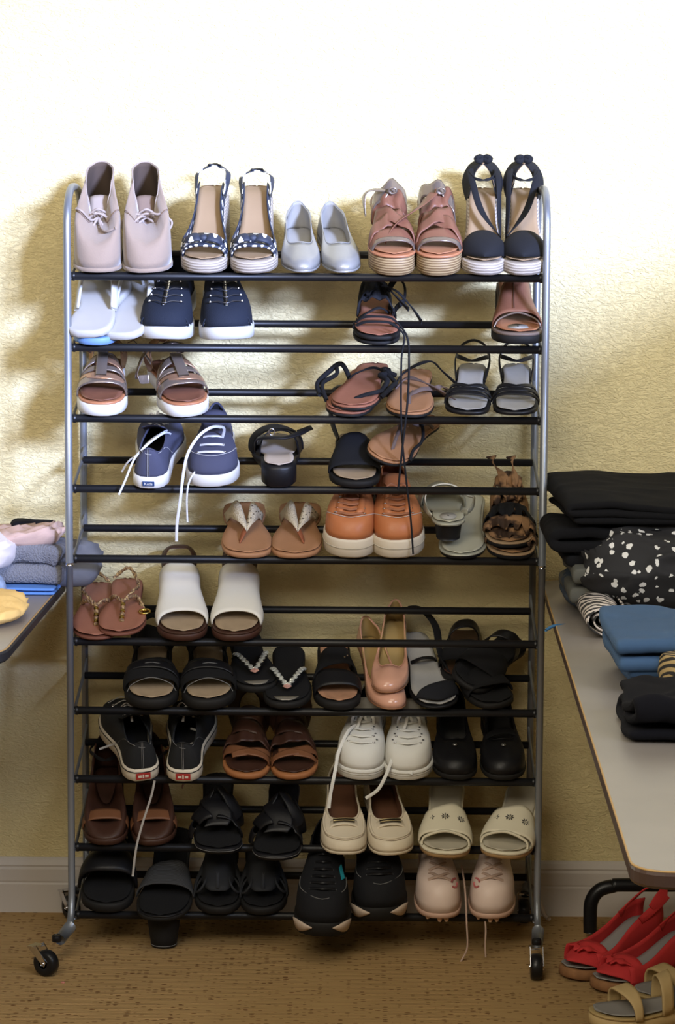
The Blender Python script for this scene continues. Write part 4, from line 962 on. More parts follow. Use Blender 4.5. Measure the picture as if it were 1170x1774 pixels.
def blackflat(label, k, xt, xh, lift, over, side=1, roll=0, pitch=0, L=.245, dy=0, mu=None, rev=False, name='flat_sandal', grp='loose black flat sandals on the right of the seventh tier'):
    s = Shoe(name, label, 'sandal', grp, L, .096, side, plat=.012, spring=.003)
    s.sole(blk_sole, .012, out=.001); s.insole(mu or blk_s, .0012)
    s.band(blk_s, lambda q: .84-.04*q*q, lambda q: .60+.05*q, .026, .042, 'toe_band', wide=1.06); s.band(blk, lambda q: .42+.05*q, lambda q: .32+.05*q, .05, .056, 'instep_band', wide=1.08)
    s.place(k, xt, xh, over=over, lift=lift, roll=roll, pitch=pitch, dy=dy, rev=rev); return s
blackflat('black flat sandal lying across the seventh tier at the right', 7, 868, 776, 0, .004, -1)
s = blackflat('black sole leaning up at the right frame, seventh tier', 7, 800, 905, .028, -.03, 1, roll=.35)
s = blackflat('dark brown slide behind the black sandals at the right of the seventh tier', 7, 800, 806, .022, -.062, 1, mu=dkbrown)

# ======================= tier 8
black_canvas_m = mat('black_canvas', (.014, .015, .017), .8, .5, 900, kind='weave', dist=.0004)
def ex_skate(txt_dx, bow=True, hangw=None):
    def f(s):
        seam_heel(mat('dark_stitch', (.20, .20, .20), .7))(s)
        p = s.loop[0]; b = MB().box(V((p.x, -.0046, .014)), (.030, .0018, .014)); pl = b.build('heel_label', redlab, s.root, bevel=.0006, smooth=False)
        for dx in (-.007, .007): MB().box(V((p.x+dx, -.0058, .014)), (.007, .0008, .005)).build('label_mark', foxw, pl, smooth=False)
        MB().box(V((p.x, -.0058, .014)), (.003, .0008, .008)).build('label_mark', foxw, pl, smooth=False)
        c = s.surf(pi, 1)+V((0, -.02, .026)); s.bow(mat('grey_lace', (.34, .32, .30), .8), c, .0018, flat=.005, size=.020, ends=((.015, -.03, -.006), (-.006, -.035, -.014)))
        for w_ in (hangw or []): s.hang(mat('grey_lace', (.34, .32, .30), .8), w_, .0045)
    return f
gl = mat('grey_lace', (.34, .32, .30), .8)
canvas('skate_shoe', 'left black skate shoe with a red heel label, turned outward, eighth tier', 'pair of black skate shoes with heels forward', 8, 1, 248, 208, black_canvas_m, foxw, gl, rev=True, foxing=.028, W=.104, extras=ex_skate(0, hangw=[[at(215, 1285, Y=.09), at(195, 1290, Y=.08), at(172, 1298, Y=.07)], [at(268, 1352, Y=-.016), at(262, 1380, Y=-.018), at(246, 1430, Y=-.020), at(236, 1470, Y=-.022), at(230, 1518, Y=-.02)]]), stripe=blk, over=.026)
canvas('skate_shoe', 'right black skate shoe with a red heel label and grey lace loop, eighth tier', 'pair of black skate shoes with heels forward', 8, -1, 318, 338, black_canvas_m, foxw, gl, rev=True, foxing=.028, W=.100, extras=ex_skate(0, hangw=[[at(330, 1262, Y=.09), at(345, 1268, Y=.085), at(346, 1285, Y=.08), at(330, 1290, Y=.07), at(322, 1315, Y=.05)]]), stripe=blk, over=.028)

def fisher(label, side, xt, xh):
    s = Shoe('strap_sandal', label, 'sandal', 'pair of reddish brown strap sandals', .245, .096, side, plat=.012, spring=.003)
    s.sole(mat('orange_brown_sole', (.30, .12, .045), .55), .011, out=.003, round_=.003); s.insole(dkbrown, .0016, k=.94)
    s.band(midbrown, lambda q: .90-.10*(q*side+1)*.5-.04*q*q, lambda q: .84-.16*(q*side+1)*.5-.03*q*q, .026, .030, 'toe_strap', wide=1.04)
    s.band(midbrown, lambda q: .90-.10*(1-q*side)*.5-.04*q*q, lambda q: .84-.12*(1-q*side)*.5, .024, .030, 'toe_strap', wide=1.03, q0=.05, q1=.7)
    s.band(dkbrown, lambda q: .70, lambda q: .60, .036, .046, 'instep_band', wide=1.06, wav=lambda q, t: V((0, .006*sin(6*q), .004*sin(8*q))))
    s.band(dkbrown, lambda q: .60-.05*q, lambda q: .46-.05*q, .044, .054, 'instep_band', wide=1.05)
    s.band(dkbrown, lambda q: .42, lambda q: .26, .050, .058, 'ankle_band', wide=1.08)
    s.strap(dkbrown, [(-1, .24, .0), (-1.05, .06, .045), (0, -.02, .07), (1.05, .06, .045), (1, .24, .0)], .045, .003, 'heel_counter')
    s.place(8, xt, xh, over=.020); return s
fisher('left reddish brown multi strap sandal, eighth tier', 1, 426, 436)
fisher('right reddish brown multi strap sandal, eighth tier', -1, 512, 500)

def exW(hw):
    def f(s):
        for k in (.62, .80):
            R = []
            for i in range(NO):
                p = s.loop[i]; u = p.y/s.L; c = V((sum(s.lr(u))/2, min(max(p.y, .18*s.L), .82*s.L), 0)); d = (p-c).normalized(); q = p+d*.0038; q.z = s.zb(u)*k; R.append(q)
            MB().tube(R, .0010, 6, True).build('sole_line', mat('sole_line', (.42, .40, .35), .6), s.root)
        for q in (-1, 1):
            for t in (.46, .60, .74, .88): p = s.surf(pi+q*.46, t)+V((0, 0, .001)); MB().lathe([(.0008, 0), (.0022, .0003), (.0022, .0008), (.0008, .001)], p, n=8).build('eyelet', metal_d, s.root)
        for w_ in hw: s.hang(canvasw, w_, .0068)
        s.bow(canvasw, s.surf(pi, .96)+V((0, 0, .010)), .0018, flat=.006, size=.022, ends=((.010, .04, -.012),))
    return f
canvas('white_sneaker', 'left white canvas sneaker with a lace draped down its left side, eighth tier', 'pair of white canvas sneakers', 8, 1, 622, 640, canvasw, canvasw, canvasw, W=.102, foxing=.024, extras=exW([[at(622, 1255, Y=.06), at(605, 1265, Y=.04), at(588, 1300, Y=.01), at(580, 1340, Y=-.028), at(573, 1375, Y=-.03), at(570, 1400, Y=-.03)]]), rows=5, t0=.44, hs=((0, .07), (.3, .052), (.6, .054), (.85, .060), (1, .058)))
canvas('white_sneaker', 'right white canvas sneaker with its lace falling over the rail, eighth tier', 'pair of white canvas sneakers', 8, -1, 706, 708, canvasw, canvasw, canvasw, W=.100, foxing=.022, extras=exW([[at(702, 1268, Y=.06), at(690, 1290, Y=.03), at(676, 1325, Y=-.01), at(668, 1345, Y=-.028), at(655, 1368, Y=-.032), at(634, 1383, Y=-.03)], [at(706, 1270, Y=.06), at(713, 1300, Y=.03), at(715, 1325, Y=.0), at(712, 1342, Y=-.02)]]), rows=5, t0=.44, hs=((0, .07), (.3, .052), (.6, .054), (.85, .060), (1, .058)))

def maryjane(label, side, xt, xh, st):
    s = Shoe('mary_jane', label, 'shoe', 'pair of black leather flats', .25, .094, side, plat=.012, spring=.004, heel=.02)
    s.sole(blk_sole, .012, out=.001); s.insole(mat('dark_grey_insole', (.05, .048, .045), .7), .002)
    s.upper(blk, .03, .66, .90, ((0, .060), (.3, .045), (.6, .036), (.85, .034), (1, .040)), puff=.85, sq=.8); s.collar(blk, .0014)
    if st: s.band(blk_s, lambda q: .60+.03*q, lambda q: .54+.03*q, .042, .046, 'instep_strap', wide=1.04)
    MB().lathe([(.001, 0), (.006, .001), (.004, .003), (.001, .0035)], s.surf(pi, .80)+V((0, 0, .002)), n=10).build('toe_ornament', mat('dull_ornament', (.2, .2, .2), .25, metal=.8), s.root)
    s.place(8, xt, xh, over=.020); return s
maryjane('left black leather flat in the shadows right of the white sneakers', 1, 790, 782, False)
maryjane('right black leather flat with an instep strap, end of the eighth tier', -1, 876, 856, True)

# ======================= tier 9
def brownwedge(label, side, xt, xh, tie_):
    s = Shoe('brown_sandal', label, 'sandal', 'pair of dark brown ankle tie sandals', .24, .092, side, plat=.014, spring=.003, heel=.028)
    s.sole(dkbrown, .012, out=.002); s.insole(dkbrown, .0015)
    s.band(midbrown, lambda q: .84-.02*q*q, lambda q: .72, .028, .034, 'toe_band', wide=1.06)
    P = []
    s.upper(dkbrown, .04, .50, .86, ((0, .095), (.4, .080), (.7, .045), (1, .01)), puff=.5, sq=.8, name='heel_cup')
    s.strap(blk_f, [(-.9, .1, .07), (-1.1, .2, .07), (0, .34, .078), (1.1, .2, .07), (.9, .1, .07)], .008, .002, 'ankle_strap')
    if tie_: s.cord(midbrown, [(-.9, .2, .07), (-1.7, .24, .085), (-2.3, .40, .06), (-1.8, .5, .045)], .0022, 'ankle_tie')
    s.place(9, xt, xh, over=.016); return s
brownwedge('left dark brown sandal with a plain toe band, ninth tier', 1, 182, 190, False)
brownwedge('right dark brown sandal behind a dangling grey lace, ninth tier', -1, 268, 262, True)

def braidslide(label, side, xt, xh, over, dyy=0):
    s = Shoe('square_slide', label, 'sandal', 'pair of black square toe slides', .25, .098, side, plat=.012, spring=.002, heel=.03, square=.28, heelw=.95)
    s.sole(blk, .012, 'follow', .001); s.heelblock(blk); s.sole(gstitch, .0012, 'follow', .0016, 'welt_stitch', dz=-.004) ; s.insole(blk_s, .0015, k=.97)
    for a in range(5):
        q0, q1 = a/5, (a+1.35)/5
        s.band(blk, lambda q, a=a: .80+.02*(-1)**a, lambda q: .48+.02*q, .036+.004*(a % 2), .060+.004*(a % 2), 'woven_strap', q0=min(q0, 1), q1=min(q1, 1), wide=1.06, nu=10, nv=10, wav=lambda q, t, a=a: V((.010*sin(pi*2*t+a*1.6), 0, .006*sin(2*pi*t+a*2.4))))
    s.place(9, xt, xh, over=over); return s
braidslide('left black woven slide with a square toe, ninth tier', 1, 378, 380, .048)
braidslide('right black woven slide with a square toe, ninth tier', -1, 478, 494, .072)

def loafer(label, side, xt, xh):
    s = Shoe('loafer', label, 'shoe', 'pair of cream leather loafers', .258, .098, side, plat=.008, spring=.010, heel=.012)
    s.sole(loaf, .008, out=.0); s.insole(loaf_in, .002)
    s.upper(loaf, .02, .70, .94, ((0, .058), (.3, .046), (.6, .040), (.85, .036), (1, .038)), puff=.9, sq=.62, ns=14, tb=.55, lining=loaf_in)
    s.collar(loaf, .0022)
    ring = crom([s.surf(pi+f_, t)+V((0, .0, .0012)) for f_, t in ((-.98, .80), (-.80, .58), (-.45, .42), (0, .38), (.45, .42), (.80, .58), (.98, .80))], 6)
    MB().tube(ring, .0026, 6).build('moc_seam', loaf, s.root)
    ring = crom([s.surf(pi+f_, t)+V((0, .0, .0008)) for f_, t in ((-1.02, .70), (-.85, .48), (-.45, .33), (0, .30), (.45, .33), (.85, .48), (1.02, .70))], 6)
    MB().tube(ring, .0010, 6).build('moc_stitch', mat('loafer_stitch', (.30, .24, .17), .7), s.root)
    s.band(loaf, lambda q: .79, lambda q: .71, .039, .041, 'saddle_strap', wide=.82)
    c = s.foot(.75, 0, .044); P = [c+V((x, .002*0, -.9*x*x*4)) for x in (-.022, -.012, 0, .012, .022)]
    MB().ribbon(crom(P, 4), [V((0, .4, 1))]*17, .010, .002).build('buckle_plate', mat('bronze_bit', (.05, .04, .03), .3, metal=.7), s.root)
    for dy in (-.004, .004): MB().tube([p+V((0, dy, .002)) for p in crom(P, 4)], .0011, 6).build('buckle_bar', mat('bronze', (.42, .34, .18), .3, metal=1), s.root)
    s.place(9, xt, xh, over=.066, lift=.003); return s
loafer('left cream leather loafer with a bronze bar, ninth tier', 1, 598, 592)
loafer('right cream leather loafer with a bronze bar, ninth tier', -1, 684, 652)

def flowerslide(label, side, xt, xh):
    s = Shoe('cream_slide', label, 'sandal', 'pair of cream slides with jewelled flowers', .255, .106, side, plat=.012, spring=.010, heel=.022)
    s.sole(mat('tan_edge', (.42, .27, .13), .55), .010, out=.001); s.sole(slidew, .006, 'follow', .002, 'footbed_rim', dz=.003); s.insole(mat('cream_footbed', (.46, .42, .33), .6, .1, 90), .0045)
    s.band(slidew, lambda q: .83-.02*q*q, lambda q: .55+.03*sin(3*q), .032, .052, 'wide_band', wide=1.06, nv=10, n=2.6)
    s.strap(slidew, [(-1.0, .86, .004), (-.85, .84, .020), (0, .835, .034), (.85, .84, .020), (1.0, .86, .004)], .006, .004, 'band_rim')
    MB().box(V((0, .10*s.L, s.zb(.1)+.0045)), (.008, .030, .0006)).build('footbed_print', mat('grey_print', (.16, .15, .14), .7), s.root, smooth=False)
    for q in (-.62, 0.02, .60):
        c = s.foot(.68, q, .0435)+V((0, 0, .0022 if abs(q) < .3 else .0012)); nx = V((q*1.0, .25, 1)).normalized(); tx = V((0, 1, 0)).cross(nx).normalized(); ty = nx.cross(tx)
        b = MB()
        for k in range(8):
            a = 2*pi*k/8; d = tx*cos(a)+ty*sin(a); e = nx.cross(d); o = len(b.v)
            for p in (c+d*.003, c+d*.0058+e*.0013, c+d*.0092, c+d*.0058-e*.0013): b.v.append(tuple(p))
            b.f.append((o, o+1, o+2, o+3))
        b.build('flower_petals', metal_d, s.root, solid=.0010, smooth=False)
        MB().lathe([(.0008, 0), (.0024, .0008), (.0008, .0022)], c, n=8).build('flower_stone', jewel, s.root)
    s.place(9, xt, xh, over=.074, lift=.002); return s
flowerslide('left cream slide with a band of jewelled flowers, ninth tier', 1, 771, 775)
flowerslide('right cream slide with jewelled flowers, against the right frame', -1, 868, 912)

# ======================= tier 10
s = Shoe('slide_sandal', 'black puffy slide at the left end of the bottom tier', 'sandal', None, .255, .110, 1, plat=.020, spring=.003)
s.sole(blk_sole, .020, out=.002); s.insole(blk_s, .0015)
s.band(blk, lambda q: .80-.05*q*q, lambda q: .56+.04*q, .050, .068, 'padded_band', wide=1.10, nv=8, wav=lambda q, t: V((0, 0, .008*sin(pi*t))), solid=.006)
s.band(blk, lambda q: .56, lambda q: .40, .062, .072, 'padded_band', wide=1.08, solid=.006, wav=lambda q, t: V((0, 0, .006*sin(pi*t))))
s.strap(blk_s, [(-1, .2, 0), (-1.0, .04, .04), (0, -.02, .06), (1.0, .04, .04), (1, .2, 0)], .05, .004, 'heel_counter')
s.place(10, 182, 205, over=.014)
s = Shoe('slide_sandal', 'black slide with a grey ribbed band hanging forward off the bottom tier', 'sandal', None, .262, .112, -1, plat=.016, spring=.003, heel=.05)
s.sole(blk_sole, .010, 'follow', .002); s.insole(blk_s, .0015)
s.band(stripes('ribbed_elastic', (.012, .012, .013), (.045, .047, .052), 90, 'Y', .9), lambda q: .72, lambda q: .50+.03*q, .034, .046, 'ribbed_band', wide=1.08, nv=8)
s.strap(blk, [(-1.0, .92, 0), (-.6, .985, .001), (0, 1.0, .002), (.6, .985, .001), (1.0, .92, 0)], .004, .003, 'toe_rim')
s.place(10, 278, 304, over=.055)
# the fallen heel under it, standing on the carpet
b = MB(); c = at(282, 1646, z=0); b.lathe([(.020, 0), (.026, .002), (.029, .02), (.033, .05), (.036, .075), (.030, .078)], (c.x, c.y+.03, 0), n=28)
o = empty('sandal_heel', 'round black heel standing on the carpet below the ribbed slide', 'shoe'); b.build('heel_block', blk_sole, o)
MB().tube([(c.x+.0262*cos(a), c.y+.03+.0262*sin(a), .006) for a in [2*pi*i/24 for i in range(24)]], .0012, 6, True).build('heel_rim', gstitch, o)

def cutout(label, side, xt, xh):
    s = Shoe('cutout_sandal', label, 'sandal', 'pair of charcoal cutout sandals', .25, .098, side, plat=.016, spring=.003)
    s.sole(blk_sole, .016, out=.002); s.insole(blk_s, .0015)
    f0 = lambda q: .925-.24*math.exp(-((abs(q)-.74)/.17)**2)-.06*q*q
    s.band(charc, f0, lambda q: .34, .030, .062, 'cutout_vamp', wide=1.06, nu=40, nv=12, wav=lambda q, t: V((0, 0, .012*sin(pi*t)*(1-abs(q)))))
    for q in (-1, 1):
        c = s.foot(.79, q*.74, .026); MB().tube([c+V((.011*cos(a), .020*sin(a), -.014*q*cos(a)+.004)) for a in [2*pi*i/16 for i in range(16)]], .0028, 6, True).build('cutout_rim', charc, s.root)
        Q = [s.foot(.60, q*.35, .045+.004), s.foot(.60, q*.70, .036+.006)]; MB().tube(Q, .0009, 5).build('contrast_stitch', mat('pale_stitch', (.30, .29, .27), .7), s.root)
    MB().ribbon([s.foot(u, 0, z) for u, z in ((.92, .036), (.82, .044), (.70, .052), (.58, .060), (.46, .064))], [V((0, .4, 1))]*5, .006, .002).build('centre_ridge', mat('grey_ridge', (.04, .042, .048), .7), s.root)
    s.place(10, xt, xh, over=.018); return s
cutout('left charcoal sandal with side cutouts, bottom tier', 1, 376, 388)
cutout('right charcoal sandal with side cutouts, bottom tier', -1, 458, 452)

def runner(label, side, xt, xh, over, lift, mark, k=10):
    s = Shoe('running_shoe', label, 'sneaker', 'pair of black running shoes', .275, .112, side, heel=.012, plat=.034, spring=.016)
    s.sole(blk_sole, .02, out=.003, round_=.005, name='midsole')
    s.upper(blk_f, .03, .44, .74, ((0, .085), (.5, .060), (1, .075)), puff=.9, sq=.9, ns=12); s.insole(blk_f, k=.8)
    for q in (-1, 1):
        P = []
        for i in range(11):
            t = i/10; f_ = pi+q*(.18+.62*t); idx = (f_/(2*pi)*NO) % NO; i0 = int(idx); p = s.loop[i0].lerp(s.loop[(i0+1) % NO], idx-i0); u = p.y/s.L; d = (p-V((0, .80*s.L, 0))).normalized(); wv = .014*sin(pi*min(1, t*1.0)*.97+.05)
            z = s.zb(u)-.010; P.append([p+d*.0042+V((0, 0, z-wv)), p+d*.0050+V((0, 0, z)), p+d*.0042+V((0, 0, z+wv*.7))])
        b = MB(); b.grid(P); b.build('sole_panel', mat('pale_sole_panel', (.50, .40, .32), .6), s.root, solid=.002)
    if mark:
        P = [s.surf(pi+f_, t)+V((0, .001, .003)) for f_, t in ((.78, .72), (.66, .52), (.90, .46), (1.06, .70))]
        b = MB(); b.v += [tuple(p) for p in P]; b.f.append((0, 1, 2, 3)); b.build('teal_mark', teal, s.root, solid=.0015, smooth=False)
    s.lace_rows(blk, .34, .44, .97, 6, flat=.006)
    ring = crom([s.surf(pi+f_, t)+V((0, .0, .001)) for f_, t in ((-1.1, .40), (-.6, .34), (0, .28), (.6, .34), (1.1, .40))], 6); MB().tube(ring, .0008, 5).build('overlay_seam', gstitch, s.root)
    s.place(k, xt, xh, over=over, lift=lift); return s
runner('left black running shoe with a teal mark, hanging forward off the bottom tier', 1, 558, 566, .122, .0, True)
runner('right black running shoe behind its mate, bottom tier', -1, 660, 648, .062, 0, False)

def cleat(label, side, xt, xh, hw):
    s = Shoe('cleat', label, 'shoe', 'pair of pale pink and white cleats', .262, .098, side, plat=.012, spring=.012, toe=.10)
    s.sole(mat('cleat_sole', (.52, .34, .26), .45), .008, out=.002, round_=.003)
    s.upper(cleatw, .03, .48, .72, ((0, .075), (.5, .060), (1, .082)), puff=.9, sq=.9, ns=12); s.insole(greyin, k=.8)
    for i in range(7):
        f_ = pi+(-.75+.25*i); idx = (f_/(2*pi)*NO) % NO; p = s.loop[int(idx)]; c = V((0, .78*s.L, 0)); q = c+(p-c)*.84
        MB().lathe([(.0035, -.010), (.005, -.006), (.006, .004)], q+V((0, 0, .010)), n=10).build('stud', mat('cleat_stud', (.52, .32, .20), .5), s.root)
    s.lace_rows(mat('dusty_lace', (.42, .30, .24), .8), .32, .42, .97, 4, flat=.006, cross=True)
    # pink logo marks on the toe side
    for dx, rot in ((0, .5), (0, -.5)):
        Q = [s.surf(pi+.45*side+.16*cos(a)*.9, .34+.08*sin(a)*(1 if rot > 0 else -1))+V((0, .001, .0012)) for a in [pi*.15+pi*.7*i/8 for i in range(9)]]
        MB().ribbon(Q, [V((0, 1, .6))]*9, .004, .001).build('logo_stroke', cleatp, s.root)
    for w_ in hw: s.hang(mat('dusty_lace', (.42, .30, .24), .8), w_, 0, .0020)
    s.place(10, xt, xh, over=.052, lift=.006); return s
cleat('left pale pink cleat with laces trailing to the carpet, bottom tier', 1, 762, 752, [[at(800, 1500, Y=.05), at(806, 1540, Y=.0), at(809, 1600, Y=-.03), at(810, 1640, Y=-.04), at(802, 1660, Y=-.045), at(792, 1676, Y=-.05)]])
cleat('right pale pink cleat with a lace hanging straight down, bottom tier', -1, 850, 856, [[at(841, 1596, Y=-.03), at(842, 1612, Y=-.035), at(841, 1640, Y=-.036), at(842, 1658, Y=-.036)]])
# ======================= shoes on the carpet
def redwedge(label, side, loc, yaw):
    s = Shoe('wedge_sandal', label, 'sandal', 'pair of red peep toe slingback wedges', .25, .092, side, heel=.058, plat=.020, spring=.006, arch=.72)
    s.sole(corks, .02, out=.001, name='cork_sole'); s.insole(greysuede, .002)
    # wrapped wedge sides
    for sg in (-1, 1):
        P = []
        for i in range(17):
            t = i/16; u = .82-.78*t; hgt = .034-.010*t+.016*t**2; low = s.zb(u)-min(.020+.055*t, s.zb(u)-.006)
            a = s.foot(u, sg*1.04, 0); a.z = max(.010, s.zb(u)-(.006+.05*t*(1-t)*2)); c_ = s.foot(u, sg*(1.0-.06), 0)+V((0, 0, hgt))
            P.append([a.lerp(c_, k/5)+V((sg*.004*sin(pi*k/5), 0, 0)) for k in range(6)])
        b = MB(); b.grid(P); b.build('side_panel', red_s, s.root, solid=.0025)
        # little ruffle knots
    s.band(red_s, lambda q: .985-.17*q*q, lambda q: .70+.02*q, .015, .044, 'peep_vamp', wide=1.05, nv=8)
    for sg in (-1, 1):
        c = s.foot(.86, 0, .034); Q = crom([c, c+V((sg*.012, -.004, .006)), c+V((sg*.026, -.012, .004)), c+V((sg*.030, -.024, -.002))], 5)
        MB().ribbon(Q, [V((0, .3, 1))]*len(Q), [.014+.006*sin(i) for i in range(len(Q))], .003).build('bow_loop', red_s, s.root)
    s.strap(red_s, [(-1.0, .30, .028), (-1.05, .12, .042), (-.75, .02, .060), (0, -.035, .066), (.75, .02, .060), (1.05, .12, .042), (1.0, .30, .028)], .016, .003, 'sling_strap')
    s.strap(red_s, [(-1.05, .18, .036), (-1.12, .11, .052), (-1.0, .04, .060)], .026, .004, 'sling_ruffle')
    s.free(loc, yaw); return s
E0 = at(980, 1690, z=0); E1 = at(1034, 1714, z=0)
def heelloc(toe, yaw, L): return V((toe.x+sin(radians(yaw))*L, toe.y-cos(radians(yaw))*L, 0))
redwedge('left red peep toe wedge with a slingback on the carpet by the table foot', 1, heelloc(at(979, 1698, z=0), 130, .262), 130)
redwedge('right red peep toe wedge on the carpet in front of its mate', -1, heelloc(at(1034, 1720, z=0), 124, .262), 124)
def beigesandal(label, side, loc, yaw):
    s = Shoe('espadrille_sandal', label, 'sandal', 'pair of beige strap sandals on the carpet', .245, .100, side, plat=.026, spring=.004, heel=.01)
    s.sole(beige, .02, out=.003, round_=.006); s.sole(mat('beige_edge', (.42, .30, .13), .6), .005, 'follow', .003, 'footbed_rim', dz=.004); s.insole(greysuede, .0055)
    s.band(beige, lambda q: .82-.04*q*q, lambda q: .70-.02*q, .042, .050, 'toe_strap', wide=1.14, solid=.004)
    s.band(beige, lambda q: .50-.04*q, lambda q: .40-.04*q, .060, .066, 'instep_strap', wide=1.12, solid=.004)
    s.strap(beige, [(-1, .22, .0), (-1.05, .06, .035), (0, -.03, .055), (1.05, .06, .035), (1, .22, .0)], .018, .004, 'heel_strap')
    s.free(loc, yaw); return s
beigesandal('front beige strap sandal at the bottom right corner of the carpet', -1, heelloc(at(1040, 1783, z=0), 112, .245), 112)
beigesandal('rear beige strap sandal behind its mate, cut by the right edge of the frame', 1, heelloc(at(1112, 1748, z=0), 118, .245), 118)

# ======================= tables
def laminate():
    M = mat('wood_laminate', (.225, .20, .178), .40, .02, 200, spec=.9, var=.14, vscale=9)
    return M
def table(name, label, corners, z, rad, rimcol, leg_pts):
    t = empty(name, label, 'table', None, (sum(c[0] for c in corners)/4, sum(c[1] for c in corners)/4, 0))
    inv = -V(t.location)
    loop = []
    n = len(corners)
    for i in range(n):
        p = V((*corners[i], 0)); a = V((*corners[i-1], 0)); b_ = V((*corners[(i+1) % n], 0))
        d1 = (a-p).normalized(); d2 = (b_-p).normalized()
        s0, s1 = p+d1*rad, p+d2*rad
        for k in range(8): q = k/7; loop.append(s0*(1-q)**2+p*2*q*(1-q)+s1*q*q)
    def slab(z0, z1, off, bev):
        b = MB(); N_ = len(loop); c = sum(loop, V((0, 0, 0)))/N_; R = []
        for zz, o in ((z0, bev), (z0+bev, 0), (z1-bev, 0), (z1, bev)):
            R.append([V((p.x, p.y, 0))+(p-c).normalized()*(off-o)+inv+V((0, 0, zz)) for p in loop])
        b.grid(R, False, True); b.poly(list(range(N_))[::-1]); b.poly([3*N_+i for i in range(N_)]); return b
    slab(z-.004, z, -.006, .0008).build('tabletop', laminate(), t, smooth=False)
    slab(z-.022, z-.0012, 0, .004).build('edge_band', rimcol, t, smooth=False)
    MB().tube([p+inv+V((0, 0, z-.0012)) - (p-V((sum(c[0] for c in corners)/4, sum(c[1] for c in corners)/4, 0))).normalized()*.0045 for p in loop], .0016, 6, True).build('worn_edge', mat('worn_edge', (.42, .26, .10), .5), t)
    for nm, P, r in leg_pts: MB().tube([V(p)+inv for p in crom(P, 6)], r, 12).build(nm, blackp if r > .012 else grey, t)
    return t
rim = mat('dark_brown_rim', (.060, .035, .026), .35)
tn, tf = at(1085, 1510, z=.735), at(930, 1000, z=.735)
c0 = (.4255, -2.107); c1 = (.4945, .285); dx_, dy_ = .76, .022
Y1 = .12
table('folding_table', 'long dark wood laminate folding table to the right of the shoe rack', [(c0[0], c0[1]), (c0[0]+dx_, c0[1]-dy_), (c1[0]+dx_, c1[1]-dy_-.0), (c1[0], c1[1])], .735, .05, rim,
      [('leg', [tuple(at(1023, 1625, Y=Y1))[:2]+(.0145,), at(1023, 1590, Y=Y1), at(1025, 1562, Y=Y1), at(1038, 1543, Y=Y1), at(1062, 1535, Y=Y1), at(1100, 1533, Y=Y1), (1.05, Y1, at(1100, 1533, Y=Y1).z), (1.12, Y1, at(1038, 1543, Y=Y1).z), (1.14, Y1, .0145)], .0145),
       ('leg', [(.80, Y1, .10), (.80, Y1, .70)], .019),
       ('leg', [(.58, -1.95, .0135), (.58, -1.95, .70)], .0135) if False else ('leg', [(.86, -1.95, .0135), (.86, -1.95, .71)], .0135)])
table('folding_table', 'dark laminate folding table with clothes to the left of the shoe rack', [(-2.0, -.70), (-.508, -.70), (-.508, .285), (-2.0, .285)], .735, .09, mat('black_rim', (.02, .02, .022), .4),
      [('leg', [(-1.75, -.6, .0135), (-1.75, -.6, .71)], .0135), ('leg', [(-1.75, .2, .0135), (-1.75, .2, .71)], .0135), ('leg', [(-.95, -.55, .0135), (-.95, -.55, .71)], .0135), ('leg', [(-.95, .2, .0135), (-.95, .2, .71)], .0135)])
b = MB(); b.tube(crom([at(930, 1540, Y=.27), at(936, 1566, Y=.26), at(945, 1586, Y=.24), at(952, 1592, Y=.22)], 6), .0045, 8)
tag(b.build('cable', mat('pale_cable', (.42, .34, .26), .5)), 'short pale cable bending down the baseboard right of the rack', 'cable')

# ======================= clothes
from mathutils import noise
def cloth(name, label, cat, c, d, rot, m_, amp=.008, layers=1, freq=9, ex=5, seed=0, tilt=(0, 0), group=None, warp=0, droop=0, ridge=.45, nz=26, nt=72):
    b = MB(); R = []
    for j in range(nz+1):
        v = j/nz; a = -pi/2+pi*v; pc = abs(cos(a))**.34 ; ps = (1 if sin(a) > 0 else -1)*abs(sin(a))**.9
        ring = []
        for i in range(nt):
            th = 2*pi*i/nt; cx, cy = cos(th), sin(th); r = (abs(cx)**ex+abs(cy)**ex)**(-1/ex)
            r *= 1+.045*noise.noise(V((cx*1.3+seed, cy*1.3, seed*.7)))
            x, y, z = cx*r*d[0]/2*pc, cy*r*d[1]/2*pc, ps*d[2]/2+d[2]/2
            if layers > 1 and pc > .35: g = abs(sin(pi*layers*z/d[2]))**.35; k = 1-.10*(1-g)*(.06/max(.06, min(d[0], d[1]))+.3); x *= k; y *= k
            p = V((x, y, z)); q = V((x, y, z*1.5))*freq+V((seed*7.3, seed*3.1, 0))
            n_ = V((noise.noise(q), noise.noise(q+V((31, 0, 0))), noise.noise(q+V((0, 47, 0)))))
            big = noise.noise(q*.35+V((9, 9, 9)))
            hz = z/d[2]; rg = 1-abs(noise.noise(V((q.x*1.1+q.y*.9, q.y*1.7-q.x*.5, q.z*3.0)))*2.2); rg = max(0, rg)**3
            p += V((cx, cy, .9))*rg*min(amp, .010)*ridge*min(1, hz*3)
            p += V((n_.x*amp, n_.y*amp, (n_.z*amp*.8+big*amp*1.4)*hz))
            p.z += (tilt[0]*p.x+tilt[1]*p.y)*hz - droop*max(0, abs(x)/(d[0]/2)-.6)**2*hz
            p.x += warp*p.y*p.y
            p.z = max(p.z, .0005)
            p.rotate(Matrix.Rotation(rot, 3, 'Z')); ring.append(V(c)+p)
        R.append(ring)
    # place vertices relative to the base centre
    b.grid(R, False, True); b.poly(list(range(nt))[::-1]); b.poly([nz*nt+i for i in range(nt)])
    b.v = [tuple(V(p)-V(c)) for p in b.v]
    o = b.build(name, m_); o.location = c; return tag(o, label, cat, group)
TZ = .735
